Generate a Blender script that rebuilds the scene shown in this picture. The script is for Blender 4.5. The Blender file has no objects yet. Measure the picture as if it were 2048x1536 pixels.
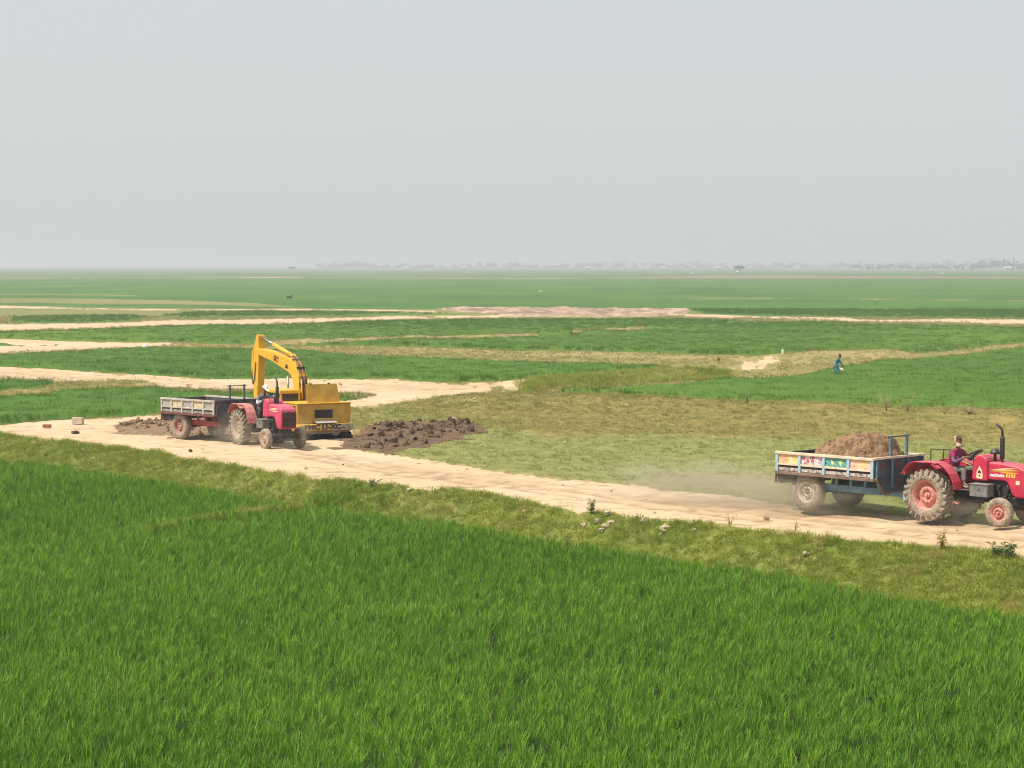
import bpy, bmesh, math, random
import numpy as np
from mathutils import Vector, Matrix, Euler, noise as mnoise

random.seed(7)
rng = np.random.default_rng(7)
R = math.radians
scene = bpy.context.scene
COL = scene.collection

# ------------------------------------------------------------------ camera, sky, sun, exposure
CAM_H = 6.6            # lens above the dirt track (metres)
FPX = 4500.0           # focal length in pixels of a 2048 px wide frame
PITCH = math.atan(238.0 / FPX)
cam_data = bpy.data.cameras.new('camera')
cam = bpy.data.objects.new('camera', cam_data)
COL.objects.link(cam)
cam.location = (0, 0, CAM_H)
cam.rotation_euler = (math.pi / 2 - PITCH, 0, 0)
cam_data.sensor_width = 36.0
cam_data.lens = 36.0 * FPX / 2048.0
cam_data.clip_start = 0.5
cam_data.clip_end = 60000
scene.camera = cam

SUN_AZ = R(252)        # clockwise from +Y (view direction)
SUN_EL = R(56)
world = bpy.data.worlds.new('World')
scene.world = world
world.use_nodes = True
wn, wl = world.node_tree.nodes, world.node_tree.links
for n in list(wn):
    wn.remove(n)
w_out = wn.new('ShaderNodeOutputWorld')
w_bg = wn.new('ShaderNodeBackground')
w_sky = wn.new('ShaderNodeTexSky')
w_sky.sky_type = 'NISHITA'
w_sky.sun_disc = False
w_sky.sun_elevation = SUN_EL
w_sky.sun_rotation = SUN_AZ
w_sky.air_density = 1.2
w_sky.dust_density = 4.0
w_sky.ozone_density = 4.0
w_mix = wn.new('ShaderNodeMix')
w_mix.data_type = 'RGBA'
w_mix.inputs[0].default_value = 0.82      # thin even overcast of dust in front of the blue
w_mix.inputs[7].default_value = (5.75, 6.02, 6.08, 1)
w_bg.inputs['Strength'].default_value = 0.1
wl.new(w_sky.outputs[0], w_mix.inputs[6])
wl.new(w_mix.outputs[2], w_bg.inputs['Color'])
wl.new(w_bg.outputs[0], w_out.inputs['Surface'])

sun_data = bpy.data.lights.new('sun', 'SUN')
sun_data.energy = 4.2
sun_data.angle = R(0.9)
sun_data.color = (1.0, 0.93, 0.82)
sun = bpy.data.objects.new('sun', sun_data)
COL.objects.link(sun)
_sd = Vector((math.sin(SUN_AZ) * math.cos(SUN_EL), math.cos(SUN_AZ) * math.cos(SUN_EL), math.sin(SUN_EL)))
sun.rotation_euler = _sd.to_track_quat('Z', 'Y').to_euler()
sun.location = (-60, 0, 80)

scene.view_settings.view_transform = 'Standard'
scene.view_settings.look = 'None'
scene.view_settings.gamma = 1.0
scene.view_settings.exposure = 0.35
scene.cycles.volume_bounces = 0
scene.cycles.max_bounces = 5
scene.cycles.diffuse_bounces = 2
scene.cycles.transparent_max_bounces = 8
scene.cycles.volume_step_rate = 1.0
scene.cycles.use_denoising = True
scene.cycles.use_adaptive_sampling = False
scene.cycles.pixel_filter_type = 'BLACKMAN_HARRIS'
scene.cycles.filter_width = 1.15

# ------------------------------------------------------------------ measuring helpers
CA, SA = math.cos(PITCH), math.sin(PITCH)

def at(px, py, z=0.0):
    """world point on the level z that the photograph shows at pixel (px, py) of 2048x1536"""
    dx, dy = (px - 1024) / FPX, (768 - py) / FPX
    d = Vector((dx, CA + dy * SA, -SA + dy * CA))
    t = (z - CAM_H) / d.z
    return Vector((d.x * t, d.y * t, z))

def vpx(X, Y, Z=0.0):
    """inverse of at(): arrays of world points to pixels"""
    depth = Y * CA - (Z - CAM_H) * SA
    up = Y * SA + (Z - CAM_H) * CA
    depth = np.maximum(depth, 0.5)
    return 1024 + FPX * X / depth, 768 - FPX * up / depth

def _h(ix, iy, seed):
    n = (ix.astype(np.int64) * 374761393 + iy.astype(np.int64) * 668265263 + seed * 1442695041) & 0xffffffff
    n = ((n ^ (n >> 13)) * 1274126177) & 0xffffffff
    return ((n ^ (n >> 16)) & 0xffff) / 65535.0

def vnoise(x, y, seed=0):
    xi, yi = np.floor(x), np.floor(y)
    fx, fy = x - xi, y - yi
    fx = fx * fx * (3 - 2 * fx); fy = fy * fy * (3 - 2 * fy)
    a, b = _h(xi, yi, seed), _h(xi + 1, yi, seed)
    c, d = _h(xi, yi + 1, seed), _h(xi + 1, yi + 1, seed)
    return (a * (1 - fx) + b * fx) * (1 - fy) + (c * (1 - fx) + d * fx) * fy

def fbm(x, y, seed=0, octaves=3):
    s, a, t = 0.0, 1.0, 0.0
    for o in range(octaves):
        s = s + a * (vnoise(x * 2 ** o, y * 2 ** o, seed + o * 17) - 0.5)
        t += a; a *= 0.5
    return s / t          # about -0.5 .. 0.5

def sstep(a, b, x):
    t = np.clip((x - a) / (b - a), 0, 1)
    return t * t * (3 - 2 * t)

def line_dist(qx, qy, pts):
    """unsigned distance to a polyline"""
    best = np.full(qx.shape, 1e9)
    for (x0, y0), (x1, y1) in zip(pts[:-1], pts[1:]):
        ex, ey = x1 - x0, y1 - y0
        L = ex * ex + ey * ey + 1e-12
        t = np.clip(((qx - x0) * ex + (qy - y0) * ey) / L, 0, 1)
        best = np.minimum(best, (qx - x0 - t * ex) ** 2 + (qy - y0 - t * ey) ** 2)
    return np.sqrt(best)

def poly_sd(qx, qy, pts):
    """signed distance to a polygon, inside positive"""
    d = line_dist(qx, qy, list(pts) + [pts[0]])
    ins = np.zeros(qx.shape, bool)
    n = len(pts)
    for i in range(n):
        x0, y0 = pts[i]; x1, y1 = pts[(i + 1) % n]
        if y0 == y1:
            continue
        c = (y0 > qy) != (y1 > qy)
        ins ^= c & (qx < (x1 - x0) * (qy - y0) / (y1 - y0) + x0)
    return np.where(ins, d, -d)

def sd_local(qx, qy, pts, pad=14.0, line=False):
    xs = [p[0] for p in pts]; ys = [p[1] for p in pts]
    out = np.full(qx.shape, 99.0 if line else -pad)
    m = (qx > min(xs) - pad) & (qx < max(xs) + pad) & (qy > min(ys) - pad) & (qy < max(ys) + pad)
    if m.any():
        out[m] = line_dist(qx[m], qy[m], pts) if line else np.maximum(poly_sd(qx[m], qy[m], pts), -pad)
    return out

def lift(pts, z):
    """pixels of things standing at level z, moved to the pixels of their foot on level 0"""
    out = []
    for p in pts:
        w = at(p[0], p[1], z)
        a, b = vpx(np.array([w.x]), np.array([w.y]))
        out.append((float(a[0]), float(b[0])))
    return out

# ------------------------------------------------------------------ object helpers
def tag(o, label=None, cat=None, group=None, kind=None):
    if label: o['label'] = label
    if cat: o['category'] = cat
    if group: o['group'] = group
    if kind: o['kind'] = kind
    return o

def empty(name, loc=(0, 0, 0), rz=0.0, scale=1.0):
    o = bpy.data.objects.new(name, None)
    COL.objects.link(o)
    o.location = loc
    o.rotation_euler = (0, 0, rz)
    o.scale = (scale,) * 3
    return o

def np_mesh(name, V, F, mat=None, smooth=False, attrs=None):
    V = np.asarray(V, dtype=np.float32); F = np.asarray(F, dtype=np.int32)
    me = bpy.data.meshes.new(name)
    n = F.shape[1]
    me.vertices.add(len(V)); me.vertices.foreach_set('co', V.ravel())
    me.loops.add(F.size); me.loops.foreach_set('vertex_index', F.ravel())
    me.polygons.add(len(F))
    me.polygons.foreach_set('loop_start', np.arange(0, F.size, n, dtype=np.int32))
    me.polygons.foreach_set('loop_total', np.full(len(F), n, dtype=np.int32))
    if smooth:
        me.polygons.foreach_set('use_smooth', np.ones(len(F), bool))
    for k, a in (attrs or {}).items():
        at_ = me.attributes.new(k, 'FLOAT', 'POINT')
        at_.data.foreach_set('value', np.asarray(a, dtype=np.float32))
    me.update(calc_edges=True)
    if mat:
        me.materials.append(mat)
    return me

def link(name, me, parent=None, loc=None):
    o = bpy.data.objects.new(name, me)
    COL.objects.link(o)
    o.parent = parent
    if loc is not None:
        o.location = loc
    return o

class MB:
    """collects simple solids; build() links them as one mesh object"""
    def __init__(self):
        self.v, self.f, self.s = [], [], []
    def add(self, vs, fs, smooth=False):
        b = len(self.v)
        self.v += [tuple(p) for p in vs]
        self.f += [tuple(i + b for i in q) for q in fs]
        self.s += [smooth] * len(fs)
        return self
    def box(self, c, s, rot=None):
        hx, hy, hz = s[0] / 2, s[1] / 2, s[2] / 2
        m = Euler(rot).to_matrix() if rot else None
        vs = []
        for x, y, z in ((-1, -1, -1), (1, -1, -1), (1, 1, -1), (-1, 1, -1), (-1, -1, 1), (1, -1, 1), (1, 1, 1), (-1, 1, 1)):
            p = Vector((x * hx, y * hy, z * hz))
            if m: p = m @ p
            vs.append(p + Vector(c))
        return self.add(vs, [(3, 2, 1, 0), (4, 5, 6, 7), (0, 1, 5, 4), (1, 2, 6, 5), (2, 3, 7, 6), (3, 0, 4, 7)])
    def b2(self, x0, x1, y0, y1, z0, z1):
        return self.box(((x0 + x1) / 2, (y0 + y1) / 2, (z0 + z1) / 2), (abs(x1 - x0), abs(y1 - y0), abs(z1 - z0)))
    def beam(self, p0, p1, w, h=None, up=(0, 0, 1)):
        h = h or w
        p0, p1 = Vector(p0), Vector(p1)
        d = (p1 - p0).normalized()
        u = Vector(up)
        if abs(d.dot(u)) > 0.95: u = Vector((1, 0, 0))
        s = d.cross(u).normalized(); t = s.cross(d)
        vs = []
        for p in (p0, p1):
            for a, b in ((-1, -1), (1, -1), (1, 1), (-1, 1)):
                vs.append(p + s * (a * w / 2) + t * (b * h / 2))
        return self.add(vs, [(3, 2, 1, 0), (4, 5, 6, 7), (0, 1, 5, 4), (1, 2, 6, 5), (2, 3, 7, 6), (3, 0, 4, 7)])
    def cyl(self, p0, p1, r0, r1=None, n=16):
        return self.tube([p0, p1], [r0, r0 if r1 is None else r1], n)
    def tube(self, pts, r, n=8, cap=True):
        pts = [Vector(p) for p in pts]
        rr = r if isinstance(r, (list, tuple)) else [r] * len(pts)
        vs, fs = [], []
        prev = None
        for i, p in enumerate(pts):
            d = (pts[min(i + 1, len(pts) - 1)] - pts[max(i - 1, 0)]).normalized()
            if prev is None:
                u = Vector((0, 0, 1)) if abs(d.z) < 0.9 else Vector((1, 0, 0))
                s = d.cross(u).normalized()
            else:
                s = (prev - d * prev.dot(d)).normalized()
            prev = s
            t = d.cross(s)
            for k in range(n):
                a = 2 * math.pi * k / n
                vs.append(p + (s * math.cos(a) + t * math.sin(a)) * rr[i])
        for i in range(len(pts) - 1):
            for k in range(n):
                a, b = i * n + k, i * n + (k + 1) % n
                fs.append((a, b, b + n, a + n))
        self.add(vs, fs, True)
        if cap:
            b = len(pts) - 1
            base = len(self.v) - len(vs)
            self.f += [tuple(base + k for k in reversed(range(n))), tuple(base + b * n + k for k in range(n))]
            self.s += [False, False]
        return self
    def lathe(self, prof, o=(0, 0, 0), n=32, axis='y', smooth=True, close=False):
        """prof: list of (radius, along the axis)"""
        vs, fs = [], []
        for r, h in prof:
            for k in range(n):
                a = 2 * math.pi * k / n
                if axis == 'y': p = (r * math.cos(a), h, r * math.sin(a))
                elif axis == 'x': p = (h, r * math.cos(a), r * math.sin(a))
                else: p = (r * math.cos(a), r * math.sin(a), h)
                vs.append((p[0] + o[0], p[1] + o[1], p[2] + o[2]))
        m = len(prof)
        for i in range(m if close else m - 1):
            for k in range(n):
                a, b = i * n + k, i * n + (k + 1) % n
                c, d = ((i + 1) % m) * n + (k + 1) % n, ((i + 1) % m) * n + k
                fs.append((a, b, c, d))
        return self.add(vs, fs, smooth)
    def prism(self, poly, y0, y1, smooth=False):
        """polygon in the x,z plane pulled from y0 to y1"""
        n = len(poly)
        vs = [(p[0], y0, p[1]) for p in poly] + [(p[0], y1, p[1]) for p in poly]
        fs = [tuple(range(n)), tuple(reversed(range(n, 2 * n)))]
        fs += [(i, i + n, (i + 1) % n + n, (i + 1) % n) for i in range(n)]
        return self.add(vs, fs, smooth)
    def loft(self, secs, smooth=True, cap=True):
        n = len(secs[0])
        vs = [p for s in secs for p in s]
        fs = []
        for i in range(len(secs) - 1):
            for k in range(n):
                a, b = i * n + k, i * n + (k + 1) % n
                fs.append((a, b, b + n, a + n))
        self.add(vs, fs, smooth)
        if cap:
            base = len(self.v) - len(vs)
            e = (len(secs) - 1) * n
            self.f += [tuple(base + k for k in reversed(range(n))), tuple(base + e + k for k in range(n))]
            self.s += [False, False]
        return self
    def build(self, name, mat, parent=None, bevel=0.0, loc=None, rot=None):
        me = bpy.data.meshes.new(name)
        me.from_pydata(self.v, [], self.f)
        me.polygons.foreach_set('use_smooth', self.s)
        me.update()
        bm = bmesh.new(); bm.from_mesh(me)
        bmesh.ops.recalc_face_normals(bm, faces=bm.faces)
        bm.to_mesh(me); bm.free()
        me.materials.append(mat)
        o = link(name, me, parent, loc)
        if rot: o.rotation_euler = rot
        if bevel:
            b = o.modifiers.new('bevel', 'BEVEL')
            b.width = bevel; b.segments = 2; b.limit_method = 'ANGLE'; b.angle_limit = R(40)
            b.use_clamp_overlap = True
        return o

def chunk(seed, n=1, rough=0.35):
    """irregular lump as (verts, tris): a jittered icosphere"""
    bm = bmesh.new()
    bmesh.ops.create_icosphere(bm, subdivisions=n, radius=1.0)
    rs = random.Random(seed)
    off = Vector((rs.random() * 50, rs.random() * 50, rs.random() * 50))
    for v in bm.verts:
        v.co *= 1 + rough * 1.6 * mnoise.noise(v.co * 1.3 + off) + rough * 0.6 * (rs.random() - 0.5)
    vs = [v.co.copy() for v in bm.verts]
    fs = [tuple(v.index for v in f.verts) for f in bm.faces]
    bm.free()
    return vs, fs

# ------------------------------------------------------------------ materials
def new_mat(name):
    m = bpy.data.materials.new(name)
    m.use_nodes = True
    nt = m.node_tree
    for n in list(nt.nodes):
        nt.nodes.remove(n)
    out = nt.nodes.new('ShaderNodeOutputMaterial')
    return m, nt, out

def N(nt, t, **kw):
    n = nt.nodes.new(t)
    for k, v in kw.items():
        setattr(n, k, v)
    return n

def mixc(nt, fac, a, b, blend='MIX'):
    n = N(nt, 'ShaderNodeMix', data_type='RGBA', blend_type=blend)
    for i, s in ((0, fac), (6, a), (7, b)):
        if isinstance(s, bpy.types.NodeSocket): nt.links.new(s, n.inputs[i])
        elif i == 0: n.inputs[0].default_value = s
        else: n.inputs[i].default_value = (*s, 1)
    return n.outputs[2]

def ramp(nt, fac, a, b):
    n = N(nt, 'ShaderNodeMapRange', interpolation_type='SMOOTHSTEP')
    nt.links.new(fac, n.inputs[0])
    n.inputs[1].default_value = a; n.inputs[2].default_value = b
    return n.outputs[0]

def mth(nt, op, a, b=None):
    n = N(nt, 'ShaderNodeMath', operation=op)
    for i, s in enumerate((a, b)):
        if s is None: continue
        if isinstance(s, bpy.types.NodeSocket): nt.links.new(s, n.inputs[i])
        else: n.inputs[i].default_value = s
    return n.outputs[0]

def nz(nt, co, scale, detail=3.0, rough=0.55, dist=0.0):
    n = N(nt, 'ShaderNodeTexNoise')
    n.inputs['Scale'].default_value = scale
    n.inputs['Detail'].default_value = detail
    n.inputs['Roughness'].default_value = rough
    n.inputs['Distortion'].default_value = dist
    if co is not None: nt.links.new(co, n.inputs['Vector'])
    return n.outputs['Fac']

def coords(nt, kind='Object', scale=None):
    c = N(nt, 'ShaderNodeTexCoord').outputs[kind]
    if scale:
        m = N(nt, 'ShaderNodeMapping')
        m.inputs['Scale'].default_value = scale
        nt.links.new(c, m.inputs[0]); c = m.outputs[0]
    return c

DUST = (0.52, 0.39, 0.25)
def paint(name, col, rough=0.5, metal=0.0, var=0.25, scale=5.0, dust=0.2, spec=0.4, dustcol=DUST, bump=0.0, bscale=40):
    """painted, rubber or earth surface with mottling and settled dust"""
    m, nt, out = new_mat(name)
    b = N(nt, 'ShaderNodeBsdfPrincipled')
    co = coords(nt)
    n1 = nz(nt, co, scale, 4)
    dark = tuple(c * (1 - var) for c in col)
    lite = tuple(min(1, c * (1 + var * 0.6) + 0.01 * var) for c in col)
    c = mixc(nt, ramp(nt, n1, 0.3, 0.7), dark, lite)
    if dust:
        n2 = nz(nt, co, scale * 2.3, 6, 0.7)
        d = ramp(nt, n2, 0.72 - dust * 0.55, 0.95 - dust * 0.35)
        d = mth(nt, 'MULTIPLY', d, min(1.0, 0.35 + dust))
        geo = N(nt, 'ShaderNodeNewGeometry')
        sx = N(nt, 'ShaderNodeSeparateXYZ'); nt.links.new(geo.outputs['Normal'], sx.inputs[0])
        up = mth(nt, 'MULTIPLY', ramp(nt, sx.outputs[2], 0.2, 1.0), dust * 0.8)
        d = mth(nt, 'MAXIMUM', d, up)
        c = mixc(nt, d, c, dustcol)
        rr = mth(nt, 'ADD', mth(nt, 'MULTIPLY', d, 0.9 - rough), rough)
        nt.links.new(rr, b.inputs['Roughness'])
    else:
        b.inputs['Roughness'].default_value = rough
    nt.links.new(c, b.inputs['Base Color'])
    b.inputs['Metallic'].default_value = metal
    b.inputs['Specular IOR Level'].default_value = spec
    if bump:
        bp = N(nt, 'ShaderNodeBump'); bp.inputs['Strength'].default_value = bump
        nt.links.new(nz(nt, co, bscale, 5, 0.65), bp.inputs['Height'])
        nt.links.new(bp.outputs[0], b.inputs['Normal'])
    nt.links.new(b.outputs[0], out.inputs['Surface'])
    return m

def leaf_mat(name, cols, rand=0.35, big=0.05, trans=0.3, rough=0.5, yellow=None, yel_at=0.66):
    """blades and leaves: colour varies per plant and in wide patches over the field"""
    m, nt, out = new_mat(name)
    geo = N(nt, 'ShaderNodeNewGeometry')
    oi = N(nt, 'ShaderNodeObjectInfo')
    n1 = nz(nt, geo.outputs['Position'], big, 4, 0.6)
    f = mth(nt, 'ADD', mth(nt, 'MULTIPLY', oi.outputs['Random'], rand), mth(nt, 'MULTIPLY', ramp(nt, n1, 0.3, 0.7), 1 - rand))
    c = mixc(nt, f, cols[0], cols[1])
    if yellow:
        n2 = nz(nt, geo.outputs['Position'], 0.9, 3, 0.6)
        c = mixc(nt, mth(nt, 'MULTIPLY', ramp(nt, n2, yel_at, yel_at + 0.1), 0.7), c, yellow)
    b = N(nt, 'ShaderNodeBsdfPrincipled')
    b.inputs['Roughness'].default_value = rough
    b.inputs['Specular IOR Level'].default_value = 0.14
    nt.links.new(c, b.inputs['Base Color'])
    t = N(nt, 'ShaderNodeBsdfTranslucent')
    nt.links.new(mixc(nt, 0.5, c, (1.0, 1.0, 0.25), 'MULTIPLY'), t.inputs['Color'])
    mx = N(nt, 'ShaderNodeMixShader'); mx.inputs[0].default_value = trans
    nt.links.new(b.outputs[0], mx.inputs[1]); nt.links.new(t.outputs[0], mx.inputs[2])
    nt.links.new(mx.outputs[0], out.inputs['Surface'])
    return m
# ------------------------------------------------------------------ lie of the land
PADDY = -0.9          # floor of the near paddies below the track
TRACK_NEAR = [(-2600, 640), (-1200, 780), (-500, 835), (0, 868), (100, 880), (180, 890), (260, 897), (330, 906), (420, 925), (520, 942),
              (620, 957), (740, 965), (830, 979), (900, 981), (980, 990), (1024, 999), (1130, 1018), (1250, 1030),
              (1390, 1045), (1500, 1060), (1600, 1070), (1700, 1079), (1800, 1087), (1900, 1095), (2048, 1114), (2500, 1165), (3600, 1290), (6000, 1560)]
FIELD_EDGE = lift([(-2600, 700), (-1200, 810), (-500, 872), (0, 906), (110, 919), (200, 934), (300, 948), (440, 969), (560, 990), (650, 1004),
              (760, 1017), (850, 1024), (950, 1040), (1060, 1058), (1180, 1074), (1300, 1093), (1420, 1112), (1540, 1128),
              (1660, 1147), (1800, 1178), (1950, 1201), (2048, 1214), (2500, 1275), (3600, 1430), (6000, 1750)], PADDY + 0.45)
CREST1 = lift([(1030, 791), (1100, 790), (1200, 793), (1300, 798), (1400, 803), (1500, 807), (1600, 810), (1700, 814), (1800, 819),
               (1900, 821), (2048, 825), (2600, 846)], 0.42)
CREST2 = lift([(1040, 764), (1100, 757), (1200, 749), (1300, 743), (1400, 739), (1462, 741)], 0.5)

def w2(pts):
    return [(at(p[0], p[1]).x, at(p[0], p[1]).y) for p in pts]
RIDGES = [(w2(CREST1), 0.45, 4.6), (w2(CREST2), 0.52, 1.9),
          (w2([(40, 784), (85, 783), (115, 775), (170, 771), (230, 769), (290, 771)]), 0.22, 1.0),
          (w2([(540, 689), (640, 688), (740, 685), (830, 680), (980, 678), (1075, 675)]), 0.45, 1.8),
          (w2([(1145, 671), (1200, 665), (1290, 662)]), 0.45, 1.8),
          (w2([(1770, 711), (1850, 710), (1900, 706), (1960, 698), (2010, 691), (2048, 688), (2500, 648)]), 0.12, 1.2),
          (w2(lift([(640, 1013), (520, 1023), (380, 1042), (300, 1060)], PADDY + .25)), 0.20, 0.36),
          (w2([(1560, 720), (1640, 713), (1700, 712), (1770, 712)]), 0.4, 2.2)]
# the excavator stands in the hollow it has dug
EXA = R(29.5)
EX_RZ = math.pi / 2 + EXA
PIT = -.62
_w = at(653, 903, PIT)
EXP = Vector((_w.x + 1.7 * math.cos(EX_RZ), _w.y + 1.7 * math.sin(EX_RZ), PIT - .02))
def pit_z(X, Y):
    dx, dy = X - EXP.x, Y - EXP.y
    u = dx * math.cos(EX_RZ) + dy * math.sin(EX_RZ); v = -dx * math.sin(EX_RZ) + dy * math.cos(EX_RZ)
    d = np.hypot(np.maximum(np.abs(u) - 2.2, 0), np.maximum(np.abs(v) - 1.5, 0)) + fbm(X / .9, Y / .9, 71, 2) * .5
    return PIT * (1 - sstep(0.0, 1.5, d))
_tn = np.array(TRACK_NEAR, float); _fe = np.array(FIELD_EDGE, float)

def ground_z(X, Y):
    X = np.asarray(X, float); Y = np.asarray(Y, float)
    a, b = vpx(X, Y)
    ty = np.interp(a, _tn[:, 0], _tn[:, 1]); fy = np.interp(a, _fe[:, 0], _fe[:, 1])
    t = (b - ty) / np.maximum(fy - ty, 2.0)
    ridge_t = sstep(-1.2, -0.1, t) * (1 - sstep(-0.1, 0.25, t)) * 0.0
    z = PADDY * sstep(0.0, 1.0, t) + ridge_t
    lump = fbm(X / 1.4, Y / 1.4, 5, 3)
    slope = sstep(0.02, 0.15, t) * (1 - sstep(0.85, 1.0, t))
    z = z + lump * (0.05 + 0.16 * slope)
    z = z + fbm(X / 9.0, Y / 9.0, 9, 2) * 0.16 * (t < 0) * sstep(0, 0.3, -t)
    z = z + pit_z(X, Y)
    for pts, h, hw in RIDGES:
        m = (X > min(p[0] for p in pts) - 4 * hw) & (X < max(p[0] for p in pts) + 4 * hw) & \
            (Y > min(p[1] for p in pts) - 4 * hw) & (Y < max(p[1] for p in pts) + 4 * hw)
        if m.any():
            d = line_dist(X[m], Y[m], pts)
            zz = np.zeros(X.shape); zz[m] = h * np.exp(-(d / hw) ** 2) * (1 + 0.5 * fbm(X[m] / 1.7, Y[m] / 1.7, 21, 2))
            z = z + zz
    return z

def hit(px, py):
    """where the line of sight through a pixel meets the land"""
    d = Vector(((px - 1024) / FPX, CA + (768 - py) / FPX * SA, -SA + (768 - py) / FPX * CA))
    t = np.linspace(20, 420, 9000)
    X, Y, Z = d.x * t, d.y * t, CAM_H + d.z * t
    k = int(np.argmax(Z <= ground_z(X, Y)))
    return Vector((X[k], Y[k], float(ground_z(X[k:k + 1], Y[k:k + 1])[0])))

def gz(x, y):
    return float(ground_z(np.array([x]), np.array([y]))[0])

# rice fields: outlines in pixels (feet on the level ground), crop height, label
def both(top, bottom):
    return top + bottom[::-1]
F_A = both([(-2600, 703), (-1200, 813), (-500, 875)] + [(x, y) for x, y in FIELD_EDGE if -100 < x < 700],
           lift([(-2600, 1330), (-1200, 1215), (-400, 1142), (150, 1096), (285, 1068), (380, 1036), (520, 1019), (640, 1008)], PADDY + 0.2))
_ab = lift([(700, 1012), (640, 1014), (520, 1026), (380, 1045), (300, 1064), (150, 1087), (-400, 1130), (-1200, 1200)], PADDY + 0.2)
F_B = _ab[::-1] + [p for p in FIELD_EDGE if p[0] > 700] + [(6000, 4000), (-3000, 4000), (-3000, 1500)]
NEAR = [('paddy to the left below the verge', F_A), ('big paddy', F_B)]

FIELDS = [
 # name-ish, outline, crop height, colour tone 0..1, label
 ('C', [(-900, 735), (-300, 746), (0, 755), (60, 758), (120, 762), (190, 768), (165, 770), (110, 772), (84, 781), (40, 782), (0, 783), (-300, 792), (-900, 800)],
  0.4, 0.35, 'narrow dark green rice plot squeezed between the far track and a thin bund'),
 ('D', [(-900, 812), (-300, 797), (0, 788), (85, 787), (118, 778), (180, 775), (290, 774), (340, 778), (430, 781), (512, 782), (690, 787), (752, 790),
        (700, 801), (600, 806), (480, 814), (320, 825), (230, 831), (150, 837), (60, 844), (0, 851), (-300, 868), (-900, 900)],
  0.42, 0.3, 'dark green rice paddy behind the grey trailer, ending at the bare earth patch'),
 ('E', [(-900, 722), (-300, 713), (0, 708), (60, 703), (150, 699), (250, 695), (300, 693), (400, 694), (520, 695), (600, 698), (700, 708), (820, 712),
        (920, 717), (1000, 719), (1100, 721), (1200, 723), (1300, 726), (1380, 728), (1438, 733), (1380, 736), (1330, 738), (1250, 742), (1180, 747), (1120, 752),
        (1070, 755), (1040, 759), (980, 765), (900, 766), (830, 763), (800, 756), (700, 756), (600, 757), (420, 757), (300, 749), (210, 745), (100, 738), (0, 732), (-300, 723), (-900, 745)],
  0.42, 0.45, 'long strip of rice behind the excavator boom, between two tan tracks'),
 ('F', [(1120, 789)] + [(1200, 777), (1300, 769), (1400, 761), (1460, 754), (1530, 754), (1610, 746), (1680, 733), (1740, 722), (1770, 716),
        (1850, 714), (1900, 710), (1960, 702), (2010, 695), (2048, 692), (2500, 652), (2900, 630), (2900, 872)] + lift([(2600, 846), (2048, 825), (1900, 821), (1800, 819), (1700, 814), (1600, 810), (1500, 807), (1400, 803), (1300, 798), (1200, 794), (1130, 791)], 0.1),
  0.45, 0.75, 'bright rice paddy with the person in teal wading through it'),
 ('G', [(-900, 676), (-300, 668), (0, 662), (100, 661), (160, 658), (250, 654), (330, 651), (450, 648), (520, 649), (620, 646), (720, 642), (800, 639),
        (900, 638), (1024, 637), (1150, 637), (1280, 637), (1400, 638), (1450, 640), (1550, 641), (1700, 644), (1850, 648), (2048, 651), (2900, 658),
        (2900, 600), (2500, 643), (2048, 687), (2010, 690), (1960, 696), (1900, 704), (1850, 708), (1770, 709), (1700, 704), (1640, 705), (1560, 711), (1440, 710),
        (1300, 705), (1200, 704), (1100, 701), (1000, 700), (900, 696), (800, 693), (700, 691), (640, 691), (540, 691), (430, 688), (340, 685), (250, 684), (130, 682), (60, 679), (0, 677), (-300, 674), (-900, 690)],
  0.42, 0.85, 'wide sunlit rice field beyond the excavator, crossed by a wavering grassy bund'),
 ('S', [(-900, 682), (-300, 681), (0, 683), (60, 685), (125, 690), (60, 692), (0, 692), (-300, 691), (-900, 700)],
  0.4, 0.5, 'green sliver of rice ringed by bare tan earth near the frame edge'),
 ('H', [(28, 633), (250, 630), (300, 636), (250, 643), (120, 646), (25, 646)],
  0.4, 0.45, 'small distant rice plot just above the clodded tan strip'),
 ('K', [(-900, 598), (-300, 603), (0, 605), (150, 607), (300, 608), (420, 609), (500, 612), (600, 615), (520, 617), (320, 616), (150, 614), (0, 610), (-300, 608), (-900, 606)],
  0.4, 0.3, 'thin dark rice strip above the pale footpath line'),
 ('M', [(400, 623), (640, 623), (870, 626), (1010, 628), (800, 630), (640, 632), (500, 634), (380, 636), (310, 633)],
  0.4, 0.8, 'pale green distant plot between two tan lines left of the dug soil'),
 ('J', [(-3000, 532.5), (5000, 532.5), (5000, 640), (2500, 645), (2048, 637), (1700, 634), (1540, 632), (1410, 627), (1380, 620), (1280, 616), (1024, 614), (900, 615), (860, 618), (740, 619),
        (620, 616), (512, 606), (400, 602), (280, 599), (200, 597), (0, 596), (-300, 594), (-3000, 585)],
  0.4, 0.1, 'vast hazy plain of rice fields reaching to the horizon'),
]
def crown_edges(pts, h):
    out = []
    q = np.array(pts, float)
    dn = poly_sd(q[:, 0], q[:, 1] + 1.2, pts) > 0
    for (x, y), below in zip(pts, dn):
        out.append(lift([(x, y)], h * .72 * (0.04 + 0.96 * float(sstep(590, 680, np.array(y)))))[0] if (below and y > 600) else (x, y))
    return out
FIELDS = [(k, crown_edges(p_, h_), h_, t_, l_) for k, p_, h_, t_, l_ in FIELDS]
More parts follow.
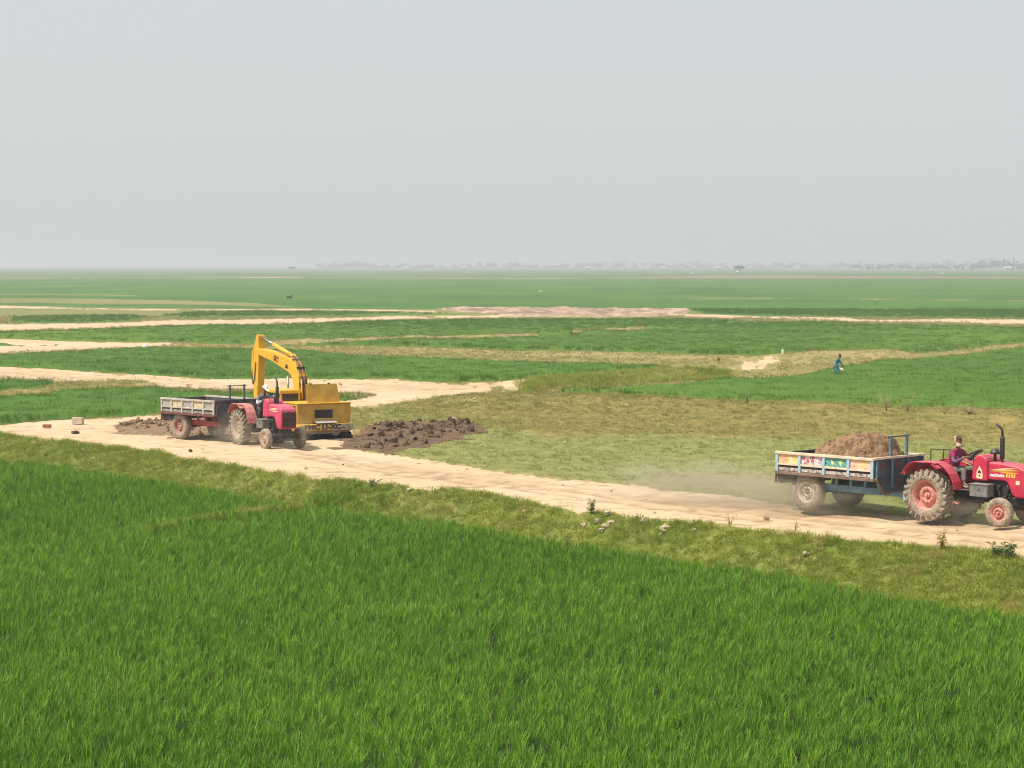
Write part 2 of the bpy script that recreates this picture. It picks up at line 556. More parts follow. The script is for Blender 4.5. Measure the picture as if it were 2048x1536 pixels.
# strips without rice inside or between fields (pixels, half width in pixels)
GAPS = [([(540, 689), (640, 688), (740, 685), (830, 680), (980, 678), (1075, 675)], 2.0), ([(1145, 671), (1200, 665), (1290, 662)], 2.2),
        ([(-300, 556), (512, 555), (800, 556), (1100, 557), (1300, 556)], 1.2),
        ([(1540, 539.5), (1900, 539.5), (2300, 539.5)], 1.1), ([(600, 539), (880, 539)], 0.8),
        ([(1450, 647), (1540, 646), (1620, 644)], 1.6), ([(1700, 651), (1900, 653), (2048, 657), (2500, 660)], 1.3),
        ([(1380, 597), (1700, 598), (2048, 601), (2400, 603)], 0.9),
        ([(-300, 587), (0, 588), (110, 589), (270, 591)], 1.3)]
# bare earth: (key, outline, label)
BARE = [
 ('main', both([(-2600, 610), (-1200, 740), (-500, 815), (0, 851), (60, 845), (150, 838), (250, 832), (320, 827), (480, 816), (600, 812), (700, 830), (716, 897),
                (780, 911), (850, 920), (960, 939), (1024, 945), (1130, 960), (1250, 972), (1340, 982), (1440, 990), (1560, 1006), (1640, 1016), (1750, 1024),
                (1900, 1038), (2048, 1052), (2500, 1085), (3600, 1180), (6000, 1400)], TRACK_NEAR)),
 ('second', both([(-2600, 670), (-900, 708), (-300, 725), (0, 733), (100, 739), (210, 746), (300, 750), (420, 758), (600, 758), (700, 757), (790, 758), (830, 764), (900, 767), (980, 767), (1040, 761), (1060, 764), (1110, 788)],
                 [(-2600, 690), (-900, 728), (-300, 742), (0, 753), (60, 757), (120, 760), (190, 767), (290, 770), (340, 776), (430, 780), (512, 781), (690, 786), (755, 789), (690, 803), (640, 812),
                  (715, 818), (760, 814), (820, 807), (900, 802), (925, 795), (950, 789), (1000, 785), (1020, 789)])),
 ('strip', [(-900, 676), (-300, 678), (0, 677), (120, 681), (240, 685), (340, 686), (345, 690), (290, 694), (200, 698), (100, 700), (0, 704), (-300, 706), (-900, 712)]),
 ('strip', [(-900, 662), (-300, 655), (0, 649), (150, 646), (280, 642), (400, 640), (512, 639), (600, 636), (700, 634), (760, 632), (830, 632), (1024, 630), (1050, 634), (900, 637), (760, 640), (640, 645), (512, 648), (300, 652), (150, 657), (0, 661), (-300, 667), (-900, 676)]),
 ('soil', [(880, 617), (930, 615), (1024, 615), (1170, 617), (1280, 618), (1380, 621), (1366, 630), (1300, 634), (1150, 635), (1024, 634), (960, 627), (890, 622)]),
 ('strip', [(1370, 629), (1540, 633), (1700, 635), (1710, 638), (1720, 640), (1900, 638), (2048, 639), (2900, 645), (2900, 654), (2048, 648), (1900, 645), (1700, 642), (1540, 637), (1370, 634)]),
 ('strip', [(1290, 554), (1340, 551), (1500, 549), (1700, 551), (2048, 553), (3000, 552), (3000, 559), (2048, 557.5), (1700, 558), (1500, 557.5), (1300, 558)]),
 ('strip', [(-300, 612), (0, 612), (150, 616), (320, 618), (420, 619), (512, 618), (620, 618), (740, 619), (870, 622), (870, 624), (740, 621.5), (620, 620.5), (512, 620), (320, 620), (150, 618), (0, 615), (-300, 615)]),
 ('strip', [(480, 553), (600, 553), (640, 555), (480, 556)]),
 ('patch', lift([(1440, 716), (1520, 713), (1560, 716), (1560, 726), (1500, 752), (1480, 752), (1456, 736), (1480, 728)], 0.0)),
 ('patch', [(1000, 709), (1140, 708), (1300, 712), (1440, 715), (1440, 719), (1300, 716), (1140, 713), (1000, 713)]),
 ('patch', [(1815, 842), (1880, 842), (1960, 846), (2010, 852), (2050, 856), (2400, 858), (2400, 862), (2010, 858), (1940, 853), (1880, 848), (1820, 846)]),
 ('patch', [(1380, 866), (1450, 869), (1500, 872), (1490, 876), (1420, 873), (1380, 870)]),
]
MUD = [[(690, 878), (720, 858), (760, 849), (830, 846), (900, 847), (962, 849), (960, 862), (930, 876), (880, 888), (810, 897), (770, 910), (722, 904), (690, 896)],
       [(228, 852), (262, 840), (330, 834), (420, 832), (470, 850), (480, 866), (430, 876), (380, 874), (290, 868), (240, 866)]]
FALLOW = [(500, 600), (620, 617), (512, 617), (400, 609), (0, 603), (-900, 596), (-900, 580), (0, 586), (200, 590), (400, 599)]

# ---- adaptive ground grid
_py = np.concatenate([np.arange(533.05, 546, 0.75), np.arange(546, 640, 1.25), np.arange(640, 720, 1.6), np.arange(720, 1230, 2.0), np.arange(1230, 1500, 6), np.arange(1500, 2000, 30)])
YR = np.array([at(1024, p).y for p in _py] + [14.0, 6.0, -10.0, -80.0])
_px = np.concatenate([[-40000, -20000, -9000, -5000, -3000], np.arange(-1900, -400, 40), np.arange(-400, 2450, 4.5), np.arange(2450, 3950, 40), [5000, 7000, 11000, 22000, 42000]])
U = (_px - 1024) / FPX
GX = U[None, :] * np.maximum(YR, 20.0)[:, None]
GY = np.repeat(YR[:, None], len(U), 1)
GX = np.clip(GX, -9500, 9500)
NR, NC = GX.shape
QX, QY = vpx(GX, GY)
QY = np.where(GY < 15, 3000.0, QY)
near = sstep(560, 760, QY)
wob = fbm(QX / 34, QY / (6 + 6 * near), 31, 3) * (2.0 + 7 * near)          # ragged edges
wob2 = fbm(QX / 8, QY / 4, 32, 2) * (0.8 + 3 * near)
GZ = ground_z(GX, GY)
gap = np.full(GX.shape, 99.0)
for pts, hw in GAPS:
    gap = np.minimum(gap, sd_local(QX, QY, pts, line=True) - hw)
rice_sd = {}
for key, pts, h, tone, lab in FIELDS:
    rice_sd[key] = np.minimum(sd_local(QX, QY, pts) + wob * 0.25 + wob2 * 0.5, gap + wob2 * 0.3)
near_sd = [sd_local(QX, QY, pts, 30.0) + wob2 * 0.4 for _, pts in NEAR]
rice_all = np.maximum.reduce(list(rice_sd.values()) + near_sd)
bare_sd = [sd_local(QX, QY, pts, 20.0) for k, pts in BARE]
for _j, (_k, _p) in enumerate(BARE):
    if _k == 'patch':
        bare_sd[_j] = bare_sd[_j] + fbm(QX / 12, QY / 4.5, 131, 3) * 22 - 7.0
bare_all = np.maximum.reduce(bare_sd)
bare_n = bare_all + wob + wob2
_pit = pit_z(GX, GY)
mud_sd = np.maximum.reduce([(-_pit / .62 - .25) * 20] + [sd_local(QX, QY, p, 20.0) for p in MUD]) + wob * 1.2 + wob2 * 1.5
ty = np.interp(QX, _tn[:, 0], _tn[:, 1]); fy = np.interp(QX, _fe[:, 0], _fe[:, 1])
tv = (QY - ty) / np.maximum(fy - ty, 2.0)
verge_w = sstep(-0.02, 0.06, tv) * (QY > 700)
A_dirt = sstep(-1.5, 1.5, bare_n)
A_dirt = A_dirt * (0.5 + 0.5 * sstep(556, 600, QY))
A_mud = sstep(-4, 3, mud_sd)
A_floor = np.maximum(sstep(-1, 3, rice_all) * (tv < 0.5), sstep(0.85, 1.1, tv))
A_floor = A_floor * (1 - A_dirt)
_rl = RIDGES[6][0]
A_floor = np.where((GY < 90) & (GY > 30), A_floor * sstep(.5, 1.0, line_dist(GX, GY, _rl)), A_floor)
A_verge = verge_w
A_green = sstep(680, 615, QY) * 0.75
lot = np.array([(720, 905), (760, 815), (930, 800), (1030, 795), (1500, 812), (2500, 850), (2500, 1080), (1640, 1016), (1340, 982)])
A_lot = sstep(-4, 8, sd_local(QX, QY, [tuple(p) for p in lot], 16.0))
_bk = [(760, 815), (930, 800), (1030, 795), (1500, 812), (2900, 865), (2900, 905), (2048, 892), (1500, 874), (1280, 866), (1100, 880), (1000, 862), (930, 838), (850, 832)]
A_bank = sstep(-3, 6, sd_local(QX, QY, _bk, 16.0) + wob)
A_soil = sstep(-1, 1.5, bare_sd[4] + wob2)
# the dug soil and the lot: rougher surface
GZ = GZ + A_soil * (fbm(GX / 2.5, GY / 7.0, 77, 3) * 0.9 + 0.2)
GZ = GZ + A_dirt * (QY > 690) * (fbm(GX / 1.1, GY / 1.3, 78, 3) * 0.13 - 0.02)
GZ = GZ + A_lot * fbm(GX / 0.6, GY / 0.8, 79, 2) * 0.07
# wheel ruts along the two tracks
def rut(pts, off, depth):
    p = w2(pts)
    d = line_dist(GX, GY, [(a + off[0], b + off[1]) for a, b in p])
    return -depth * np.exp(-(d / 0.28) ** 2)
_mid = [(600, 908), (800, 940), (1024, 972), (1340, 1010), (1640, 1040), (2048, 1078), (2500, 1130)]
A_rut = np.zeros(GX.shape)
_mid2 = [(-300, 735), (0, 743), (210, 757), (420, 768), (600, 770), (800, 776), (980, 776)]
for line, off, amt in ((_mid, (0.0, 0.75), 1), (_mid, (0.0, -0.9), 1), (_mid, (0.2, 0.1), .6), (_mid, (0.0, 2.0), .7), (_mid2, (0, .8), 1), (_mid2, (0, -.9), 1), (_mid2, (0, 3.0), .8)):
    r_ = rut(line, off, 1.0) * (bare_sd[0 if line is _mid else 1] > 0) * amt
    GZ = GZ + r_ * .07
    A_rut = np.maximum(A_rut, -r_)

idx = np.arange(NR * NC).reshape(NR, NC)
quads = np.stack([idx[:-1, :-1], idx[1:, :-1], idx[1:, 1:], idx[:-1, 1:]], -1).reshape(-1, 4)
VALL = np.stack([GX, GY, GZ], -1).reshape(-1, 3)
ATTR = dict(dirt=A_dirt.ravel(), mud=A_mud.ravel(), floor=A_floor.ravel(), verge=A_verge.ravel(), lot=A_lot.ravel(), soil=A_soil.ravel(), bank=A_bank.ravel(), green=A_green.ravel(), rut=A_rut.ravel())

def submesh(name, mask_faces, mat, V=None, attrs=True, smooth=True):
    q = quads[mask_faces]
    used, inv = np.unique(q, return_inverse=True)
    V = VALL if V is None else V
    a = {k: v[used] for k, v in ATTR.items()} if attrs else None
    return np_mesh(name, V[used], inv.reshape(-1, 4), mat, smooth, a)

# ---- earth material: grass, bare dust, wet clay and paddy floor, told apart by the land's own cover map
def earth_mat():
    m, nt, out = new_mat('earth')
    geo = N(nt, 'ShaderNodeNewGeometry'); P = geo.outputs['Position']
    def A(k):
        return N(nt, 'ShaderNodeAttribute', attribute_name=k).outputs['Fac']
    def stretch(sx, sy):
        mp = N(nt, 'ShaderNodeMapping'); mp.inputs['Scale'].default_value = (sx, sy, 1)
        nt.links.new(P, mp.inputs[0]); return mp.outputs[0]
    fine = nz(nt, P, 7.0, 5, 0.7)
    mid = nz(nt, P, 1.1, 4, 0.6)
    big = nz(nt, P, 0.12, 4, 0.6)
    far = nz(nt, stretch(0.02, 0.006), 1.0, 5, 0.6)
    # dry, half green grass cover
    g = mixc(nt, ramp(nt, mid, 0.35, 0.65), (0.150, 0.155, 0.040), (0.310, 0.265, 0.100))
    g = mixc(nt, ramp(nt, big, 0.35, 0.7), g, (0.340, 0.260, 0.115))
    g = mixc(nt, mth(nt, 'MULTIPLY', ramp(nt, fine, 0.45, 0.75), 0.6), g, (0.44, 0.37, 0.19))
    g = mixc(nt, A('green'), g, mixc(nt, ramp(nt, far, 0.35, 0.65), (0.105, 0.150, 0.035), (0.215, 0.215, 0.075)))
    lotc = mixc(nt, ramp(nt, mid, 0.3, 0.7), (0.170, 0.195, 0.052), (0.250, 0.255, 0.085))
    lotc = mixc(nt, mth(nt, 'MULTIPLY', ramp(nt, fine, 0.5, 0.8), 0.55), lotc, (0.36, 0.30, 0.16))
    lotc = mixc(nt, mth(nt, 'MULTIPLY', ramp(nt, nz(nt, P, 3.4, 5, 0.75), 0.50, 0.68), 0.45), lotc, (0.095, 0.110, 0.026))
    g = mixc(nt, A('lot'), g, lotc)
    bk = mixc(nt, ramp(nt, mid, 0.3, 0.7), (0.190, 0.160, 0.048), (0.285, 0.225, 0.075))
    bk = mixc(nt, mth(nt, 'MULTIPLY', ramp(nt, big, 0.5, 0.75), 0.6), bk, (0.17, 0.18, 0.045))
    g = mixc(nt, A('bank'), g, bk)
    vg = mixc(nt, ramp(nt, mid, 0.35, 0.68), (0.13, 0.17, 0.028), (0.24, 0.245, 0.065))
    vg = mixc(nt, mth(nt, 'MULTIPLY', ramp(nt, fine, 0.45, 0.65), 0.45), vg, (0.075, 0.10, 0.016))
    g = mixc(nt, A('verge'), g, vg)
    # bare, trodden dust
    d = mixc(nt, ramp(nt, big, 0.3, 0.7), (0.54, 0.390, 0.240), (0.61, 0.455, 0.295))
    streak = nz(nt, stretch(0.9, 3.5), 1.0, 6, 0.7, 0.4)
    d = mixc(nt, mth(nt, 'MULTIPLY', ramp(nt, streak, 0.52, 0.75), 0.45), d, (0.27, 0.180, 0.095))
    d = mixc(nt, mth(nt, 'MULTIPLY', ramp(nt, fine, 0.58, 0.8), 0.5), d, (0.27, 0.185, 0.10))
    d = mixc(nt, mth(nt, 'MULTIPLY', A('soil'), 0.75), d, mixc(nt, ramp(nt, nz(nt, stretch(0.35, 0.12), 1.0, 5, 0.7), 0.4, 0.65), (0.085, 0.055, 0.045), (0.50, 0.35, 0.27)))
    crust = nz(nt, stretch(0.55, 1.6), 1.0, 7, 0.72, 0.8)
    d = mixc(nt, mth(nt, 'MULTIPLY', ramp(nt, crust, 0.53, 0.62), 0.75), d, (0.25, 0.17, 0.10))
    d = mixc(nt, mth(nt, 'MULTIPLY', ramp(nt, crust, 0.46, 0.36), 0.5), d, (0.60, 0.46, 0.315))
    d = mixc(nt, mth(nt, 'MULTIPLY', A('rut'), mth(nt, 'MULTIPLY', ramp(nt, nz(nt, P, 0.9, 4, 0.7), 0.3, 0.6), 0.85)), d, (0.33, 0.225, 0.135))
    dm = mth(nt, 'ADD', A('dirt'), mth(nt, 'MULTIPLY', mth(nt, 'SUBTRACT', nz(nt, P, 1.7, 6, 0.75), 0.5), 2.2))
    c = mixc(nt, ramp(nt, dm, 0.35, 0.65), g, d)
    mud = mixc(nt, ramp(nt, nz(nt, P, 2.6, 5, 0.7), 0.35, 0.65), (0.090, 0.050, 0.025), (0.25, 0.150, 0.078))
    mm = mth(nt, 'ADD', A('mud'), mth(nt, 'MULTIPLY', mth(nt, 'SUBTRACT', mid, 0.5), 1.2))
    c = mixc(nt, ramp(nt, mm, 0.35, 0.7), c, mud)
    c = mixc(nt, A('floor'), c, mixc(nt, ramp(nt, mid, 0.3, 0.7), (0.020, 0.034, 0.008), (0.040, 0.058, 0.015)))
    b = N(nt, 'ShaderNodeBsdfPrincipled')
    b.inputs['Roughness'].default_value = 0.95
    b.inputs['Specular IOR Level'].default_value = 0.1
    nt.links.new(c, b.inputs['Base Color'])
    bp = N(nt, 'ShaderNodeBump'); bp.inputs['Strength'].default_value = 0.55; bp.inputs['Distance'].default_value = 0.12
    hgt = mth(nt, 'ADD', mth(nt, 'MULTIPLY', fine, 0.5), nz(nt, P, 2.2, 5, 0.65))
    nt.links.new(hgt, bp.inputs['Height'])
    nt.links.new(bp.outputs[0], b.inputs['Normal'])
    nt.links.new(b.outputs[0], out.inputs['Surface'])
    return m
EARTH = earth_mat()

fq = lambda arr: arr.ravel()[quads].mean(1)
face_bare = fq(bare_n) > 0
arg = np.argmax(np.stack([b.ravel() for b in bare_sd]), 0)[quads[:, 0]]
BARE_KEYS = np.array([i for i in range(len(BARE))])
near_cut = fq(QY)
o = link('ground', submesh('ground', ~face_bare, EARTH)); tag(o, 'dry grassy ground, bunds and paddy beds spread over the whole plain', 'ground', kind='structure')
BARE_LABEL = {0: ('dirt_track', 'broad pale dirt track the two tractors drive on', 'track'),
              1: ('dirt_track', 'second tan dirt track passing behind the excavator', 'track'),
              2: ('bare_strip', 'bare tan strip with a thin sliver of rice, beside the small white bag', 'earth'),
              3: ('bare_strip', 'long clodded tan strip between distant rice fields', 'earth'),
              4: ('dug_soil', 'pinkish dug soil plot lying among the distant rice', 'earth'),
              5: ('bare_strip', 'pale earth strip running out to the right beyond the bright paddies', 'earth'),
              6: ('bare_strip', 'wide hazy tan fallow band below the lone tree', 'earth'),
              7: ('bare_strip', 'thin pale footpath line across the distant plots', 'path'),
              8: ('bare_strip', 'faint bare patch on the hazy plain above the boom', 'earth'),
              9: ('bare_patch', 'pale trampled earth beside the white marker post', 'earth'),
              10: ('bare_patch', 'pale scuffed earth along the grassy bund in mid-field', 'earth'),
              11: ('bare_patch', 'pale eroded earth ledge behind the red tractor exhaust', 'earth'),
              12: ('bare_patch', 'small bare scar at the edge of the grass lot', 'earth')}
for i in range(len(BARE)):
    mk = face_bare & (arg == i)
    if mk.any():
        nm, lab, cat = BARE_LABEL[i]
        o = link(nm, submesh(nm, mk, EARTH)); tag(o, lab, cat, kind='structure')

# ---- standing rice seen as a closed canopy (mid and far fields)
def canopy_mat(tone):
    m, nt, out = new_mat('rice_canopy')
    geo = N(nt, 'ShaderNodeNewGeometry'); P = geo.outputs['Position']
    mp = N(nt, 'ShaderNodeMapping'); mp.inputs['Scale'].default_value = (0.03, 0.012, 0.03); nt.links.new(P, mp.inputs[0])
    wide = nz(nt, mp.outputs[0], 1.0, 6, 0.62)
    mid = nz(nt, P, 0.55, 4, 0.65)
    fine = nz(nt, P, 5.0, 4, 0.7)
    lo = (0.036 + 0.022 * tone, 0.112 + 0.022 * tone, 0.014)
    hi = (0.076 + 0.050 * tone, 0.176 + 0.035 * tone, 0.022)
    c = mixc(nt, ramp(nt, wide, 0.32, 0.68), lo, hi)
    c = mixc(nt, mth(nt, 'MULTIPLY', ramp(nt, mid, 0.35, 0.7), 0.45), c, hi)
    c = mixc(nt, mth(nt, 'MULTIPLY', ramp(nt, fine, 0.5, 0.78), 0.55), c, (lo[0] * 0.45, lo[1] * 0.5, lo[2] * 0.5))
    b = N(nt, 'ShaderNodeBsdfPrincipled')
    b.inputs['Roughness'].default_value = 0.8; b.inputs['Specular IOR Level'].default_value = 0.12
    nt.links.new(c, b.inputs['Base Color'])
    bp = N(nt, 'ShaderNodeBump'); bp.inputs['Strength'].default_value = 0.8; bp.inputs['Distance'].default_value = 0.2
    nt.links.new(nz(nt, P, 3.5, 5, 0.7), bp.inputs['Height']); nt.links.new(bp.outputs[0], b.inputs['Normal'])
    nt.links.new(b.outputs[0], out.inputs['Surface'])
    return m

RICE_OBJ = {}
for key, pts, h, tone, lab in FIELDS:
    s = rice_sd[key]
    mk = (s.ravel()[quads].max(1) > -0.6) & (near_cut < 2500)
    if key == 'J':
        mk &= ~face_bare
    rise = h * 0.72 * sstep(-0.6, 1.2 + 1.5 * near, s) * (0.04 + 0.96 * sstep(590, 680, QY))
    zz = GZ + np.where(s > -0.6, rise, -0.05) + (fbm(GX / 0.9, GY / 1.5, 55, 2) * 0.14) * (s > 0) * sstep(590, 680, QY)
    zz = np.where(s <= -0.6, GZ - 0.08, zz)
    V = np.stack([GX, GY, zz], -1).reshape(-1, 3)
    me = submesh('rice_field', mk, canopy_mat(tone), V, attrs=False)
    o = link('rice_field', me)
    tag(o, lab, 'rice field', 'rice fields of the plain', 'stuff')
    RICE_OBJ[key] = o

# ------------------------------------------------------------------ plants scattered as single clumps
def scatter(name, P, rz, tilt, scl, pick, protos, parent=None):
    """one object whose points carry whole plants"""
    n = len(P)
    me = bpy.data.meshes.new(name)
    me.vertices.add(n)
    me.vertices.foreach_set('co', np.asarray(P, np.float32).ravel())
    a = me.attributes.new('turn', 'FLOAT_VECTOR', 'POINT')
    rot = np.stack([tilt[:, 0], tilt[:, 1], rz], -1).astype(np.float32)
    a.data.foreach_set('vector', rot.ravel())
    a = me.attributes.new('size', 'FLOAT_VECTOR', 'POINT'); a.data.foreach_set('vector', np.asarray(scl, np.float32).ravel())
    a = me.attributes.new('pick', 'INT', 'POINT'); a.data.foreach_set('value', np.asarray(pick, np.int32))
    o = link(name, me, parent)
    ng = bpy.data.node_groups.new(name, 'GeometryNodeTree')
    ng.interface.new_socket('Geometry', in_out='INPUT', socket_type='NodeSocketGeometry')
    ng.interface.new_socket('Geometry', in_out='OUTPUT', socket_type='NodeSocketGeometry')
    gi = ng.nodes.new('NodeGroupInput'); go = ng.nodes.new('NodeGroupOutput')
    iop = ng.nodes.new('GeometryNodeInstanceOnPoints')
    jn = ng.nodes.new('GeometryNodeJoinGeometry')
    for p in reversed(protos):
        oi = ng.nodes.new('GeometryNodeObjectInfo'); oi.inputs['Object'].default_value = p
        oi.inputs['As Instance'].default_value = True
        ng.links.new(oi.outputs['Geometry'], jn.inputs[0])
    def attr(k, t):
        nn = ng.nodes.new('GeometryNodeInputNamedAttribute'); nn.data_type = t; nn.inputs['Name'].default_value = k
        return nn.outputs['Attribute']
    e2r = ng.nodes.new('FunctionNodeEulerToRotation')
    ng.links.new(attr('turn', 'FLOAT_VECTOR'), e2r.inputs[0])
    ng.links.new(gi.outputs[0], iop.inputs['Points'])
    ng.links.new(jn.outputs[0], iop.inputs['Instance'])
    iop.inputs['Pick Instance'].default_value = True
    ng.links.new(attr('pick', 'INT'), iop.inputs['Instance Index'])
    ng.links.new(e2r.outputs[0], iop.inputs['Rotation'])
    ng.links.new(attr('size', 'FLOAT_VECTOR'), iop.inputs['Scale'])
    ng.links.new(iop.outputs[0], go.inputs[0])
    md = o.modifiers.new('plants', 'NODES'); md.node_group = ng
    return o

def blades(seed, n, rad, L, W, lean, droop, segs=3, fold=True):
    """a clump of n arching blades"""
    rs = np.random.default_rng(seed)
    V, F = [], []
    for k in range(n):
        a = rs.uniform(0, 6.283); r = rad * math.sqrt(rs.uniform(0, 1))
        bx, by = r * math.cos(a), r * math.sin(a)
        az = a + rs.normal(0, 0.9)
        ln = L * rs.uniform(0.65, 1.15); w = W * rs.uniform(0.7, 1.2)
        le = lean * rs.uniform(0.2, 1.3); dr = droop * rs.uniform(0.2, 1.5)
        ux, uy = math.cos(az), math.sin(az)
        tw = az + math.pi / 2 + rs.normal(0, 0.5)
        sx, sy = math.cos(tw), math.sin(tw)
        b = len(V)
        for i in range(segs + 1):
            t = i / segs
            out = ln * (le * t + dr * t * t)
            z = ln * (t - 0.45 * dr * t * t)
            ww = w * (0.75 + 0.5 * t) * (1 - t) ** 0.6 if i else w * 0.7
            x, y = bx + ux * out, by + uy * out
            if i < segs:
                V += [(x - sx * ww / 2, y - sy * ww / 2, z), (x + sx * ww / 2, y + sy * ww / 2, z)]
            else:
                V += [(x, y, z)]
        for i in range(segs - 1):
            q = b + 2 * i
            F += [(q, q + 1, q + 3), (q, q + 3, q + 2)]
        q = b + 2 * (segs - 1)
        F += [(q, q + 1, q + 2)]
    return V, F

def leaves(seed, n, rad, H, L, W):
    """a low tangle of small broad leaves"""
    rs = np.random.default_rng(seed)
    V, F = [], []
    for k in range(n):
        a = rs.uniform(0, 6.283); r = rad * math.sqrt(rs.uniform(0, 1))
        c = np.array([r * math.cos(a), r * math.sin(a), H * rs.uniform(0.05, 1) * (1 - 0.5 * r / rad)])
        az = rs.uniform(0, 6.283); el = rs.uniform(-0.2, 1.2)
        d = np.array([math.cos(az) * math.cos(el), math.sin(az) * math.cos(el), math.sin(el)])
        s = np.cross(d, [0, 0, 1]); s /= np.linalg.norm(s) + 1e-6
        l, w = L * rs.uniform(0.6, 1.3), W * rs.uniform(0.6, 1.3)
        b = len(V)
        V += [c, c + d * l * .5 + s * w * .5, c + d * l, c + d * l * .5 - s * w * .5]
        F += [(b, b + 1, b + 2), (b, b + 2, b + 3)]
    return V, F

def proto(name, vf, mat):
    return bpy.data.objects.new(name, np_mesh(name, np.array(vf[0]), np.array(vf[1]), mat))

RICE_NEAR = leaf_mat('rice_blade', [(0.076, 0.205, 0.014), (0.225, 0.400, 0.038)], 0.7, 0.10, 0.27, 0.6, yellow=(0.30, 0.31, 0.03), yel_at=0.67)
RICE_MID = leaf_mat('rice_blade_mid', [(0.060, 0.150, 0.014), (0.140, 0.235, 0.028)], 0.5, 0.05, 0.3, 0.7)
GRASS_V = leaf_mat('verge_leaf', [(0.160, 0.235, 0.026), (0.410, 0.420, 0.085)], 0.5, 0.35, 0.3, 0.6, yellow=(0.40, 0.33, 0.11), yel_at=0.56)
GRASS_D = leaf_mat('dry_leaf', [(0.165, 0.180, 0.042), (0.380, 0.340, 0.135)], 0.6, 0.25, 0.25, 0.7)

p_rice = [proto('rice_clump', blades(s, 11, 0.065, 0.285, 0.0195, 0.14, 0.28, 3), RICE_NEAR) for s in range(7)]
p_mid = [proto('rice_tuft', blades(40 + s, 26, 0.30, 0.33, 0.024, 0.12, 0.26, 3), RICE_MID) for s in range(5)]
p_verge = [proto('verge_tuft', leaves(60 + s, 36, 0.20, 0.09, 0.08, 0.030), GRASS_V) for s in range(1)] + \
          [proto('verge_tuft', blades(65 + s, 30, 0.16, 0.17, 0.011, 0.55, 0.5, 3), GRASS_V) for s in range(4)]
p_dry = [proto('dry_tuft', blades(80 + s, 20, 0.15, 0.17, 0.014, 0.6, 0.5, 3), GRASS_D) for s in range(4)] + \
        [proto('dry_tuft', leaves(85 + s, 26, 0.18, 0.07, 0.08, 0.035), GRASS_D) for s in range(2)]

def pts_uniform(x0, x1, y0, y1, dens):
    n = int((x1 - x0) * (y1 - y0) * dens)
    return rng.uniform(x0, x1, n), rng.uniform(y0, y1, n)

def plant(name, X, Y, protos, lo, hi, parent=None, tilt=0.08, dz=0.0, zs=(0.85, 1.15)):
    n = len(X)
    Z = ground_z(X, Y) + dz
    s = rng.uniform(lo, hi, n)
    scl = np.stack([s, s, s * rng.uniform(zs[0], zs[1], n)], -1)
    return scatter(name, np.stack([X, Y, Z], -1), rng.uniform(0, 6.283, n), rng.normal(0, tilt, (n, 2)), scl, rng.integers(0, len(protos), n), protos, parent)

# near paddies
_X, _Y = pts_uniform(-26, 26, 22, 92, 46)
_hw = 0.2276 * _Y + 3.2
k = (np.abs(_X) < _hw) & (rng.uniform(0, 1, len(_X)) < np.clip(1.25 - _Y / 95, 0.45, 1))
_X, _Y = _X[k], _Y[k]
_a, _b = vpx(_X, _Y)
sA = poly_sd(_a, _b, F_A); sB = poly_sd(_a, _b, F_B)
wv = fbm(_X / 1.2, _Y / 1.2, 91, 2) * 4
for nm, s, lab in (('near_rice', sA, 'young rice growing in the paddy below the left end of the track'),
                   ('near_rice', sB, 'dense young rice filling the whole foreground paddy')):
    k = (s + wv) > 0
    o = plant(nm, _X[k], _Y[k], p_rice, 0.8, 1.15, tilt=0.10, dz=0.12)
    tag(o, lab, 'rice', 'rice of the near paddies', 'stuff')

# mid paddies: loose tops over the canopy
_X, _Y = pts_uniform(-85, 85, 84, 330, 6.0)
k = (np.abs(_X) < 0.2276 * _Y + 4) & (rng.uniform(0, 1, len(_X)) < np.clip(1.35 - _Y / 260, 0.22, 1))
_X, _Y = _X[k], _Y[k]
_a, _b = vpx(_X, _Y)
gp = np.full(_X.shape, 99.0)
for pts, hw in GAPS:
    gp = np.minimum(gp, sd_local(_a, _b, pts, line=True) - hw)
for key, pts, h, tone, lab in FIELDS:
    s = np.minimum(sd_local(_a, _b, pts), gp)
    k = s > 0.6
    if k.sum() > 20:
        o = plant('rice_blades', _X[k], _Y[k], p_mid, 0.85, 1.2, RICE_OBJ[key], 0.1, 0.06)
        tag(o, kind='stuff')

# verge below the track
_X, _Y = pts_uniform(-30, 30, 38, 96, 95)
k = np.abs(_X) < 0.2276 * _Y + 4
_X, _Y = _X[k], _Y[k]
_a, _b = vpx(_X, _Y)
t_ = (_b - np.interp(_a, _tn[:, 0], _tn[:, 1])) / np.maximum(np.interp(_a, _fe[:, 0], _fe[:, 1]) - np.interp(_a, _tn[:, 0], _tn[:, 1]), 2)
wv = fbm(_X / 0.9, _Y / 0.9, 93, 3)
k = (t_ > 0.02 + wv * 0.35) & (t_ < 1.12) & (fbm(_X / 1.6, _Y / 1.6, 94, 2) > -0.60)
o = plant('verge_grass', _X[k], _Y[k], p_verge, 0.5, 1.1, tilt=0.25, dz=-0.01, zs=(0.6, 1.3))
tag(o, 'rough leafy green grass covering the slope between the track and the paddy', 'grass', kind='stuff')
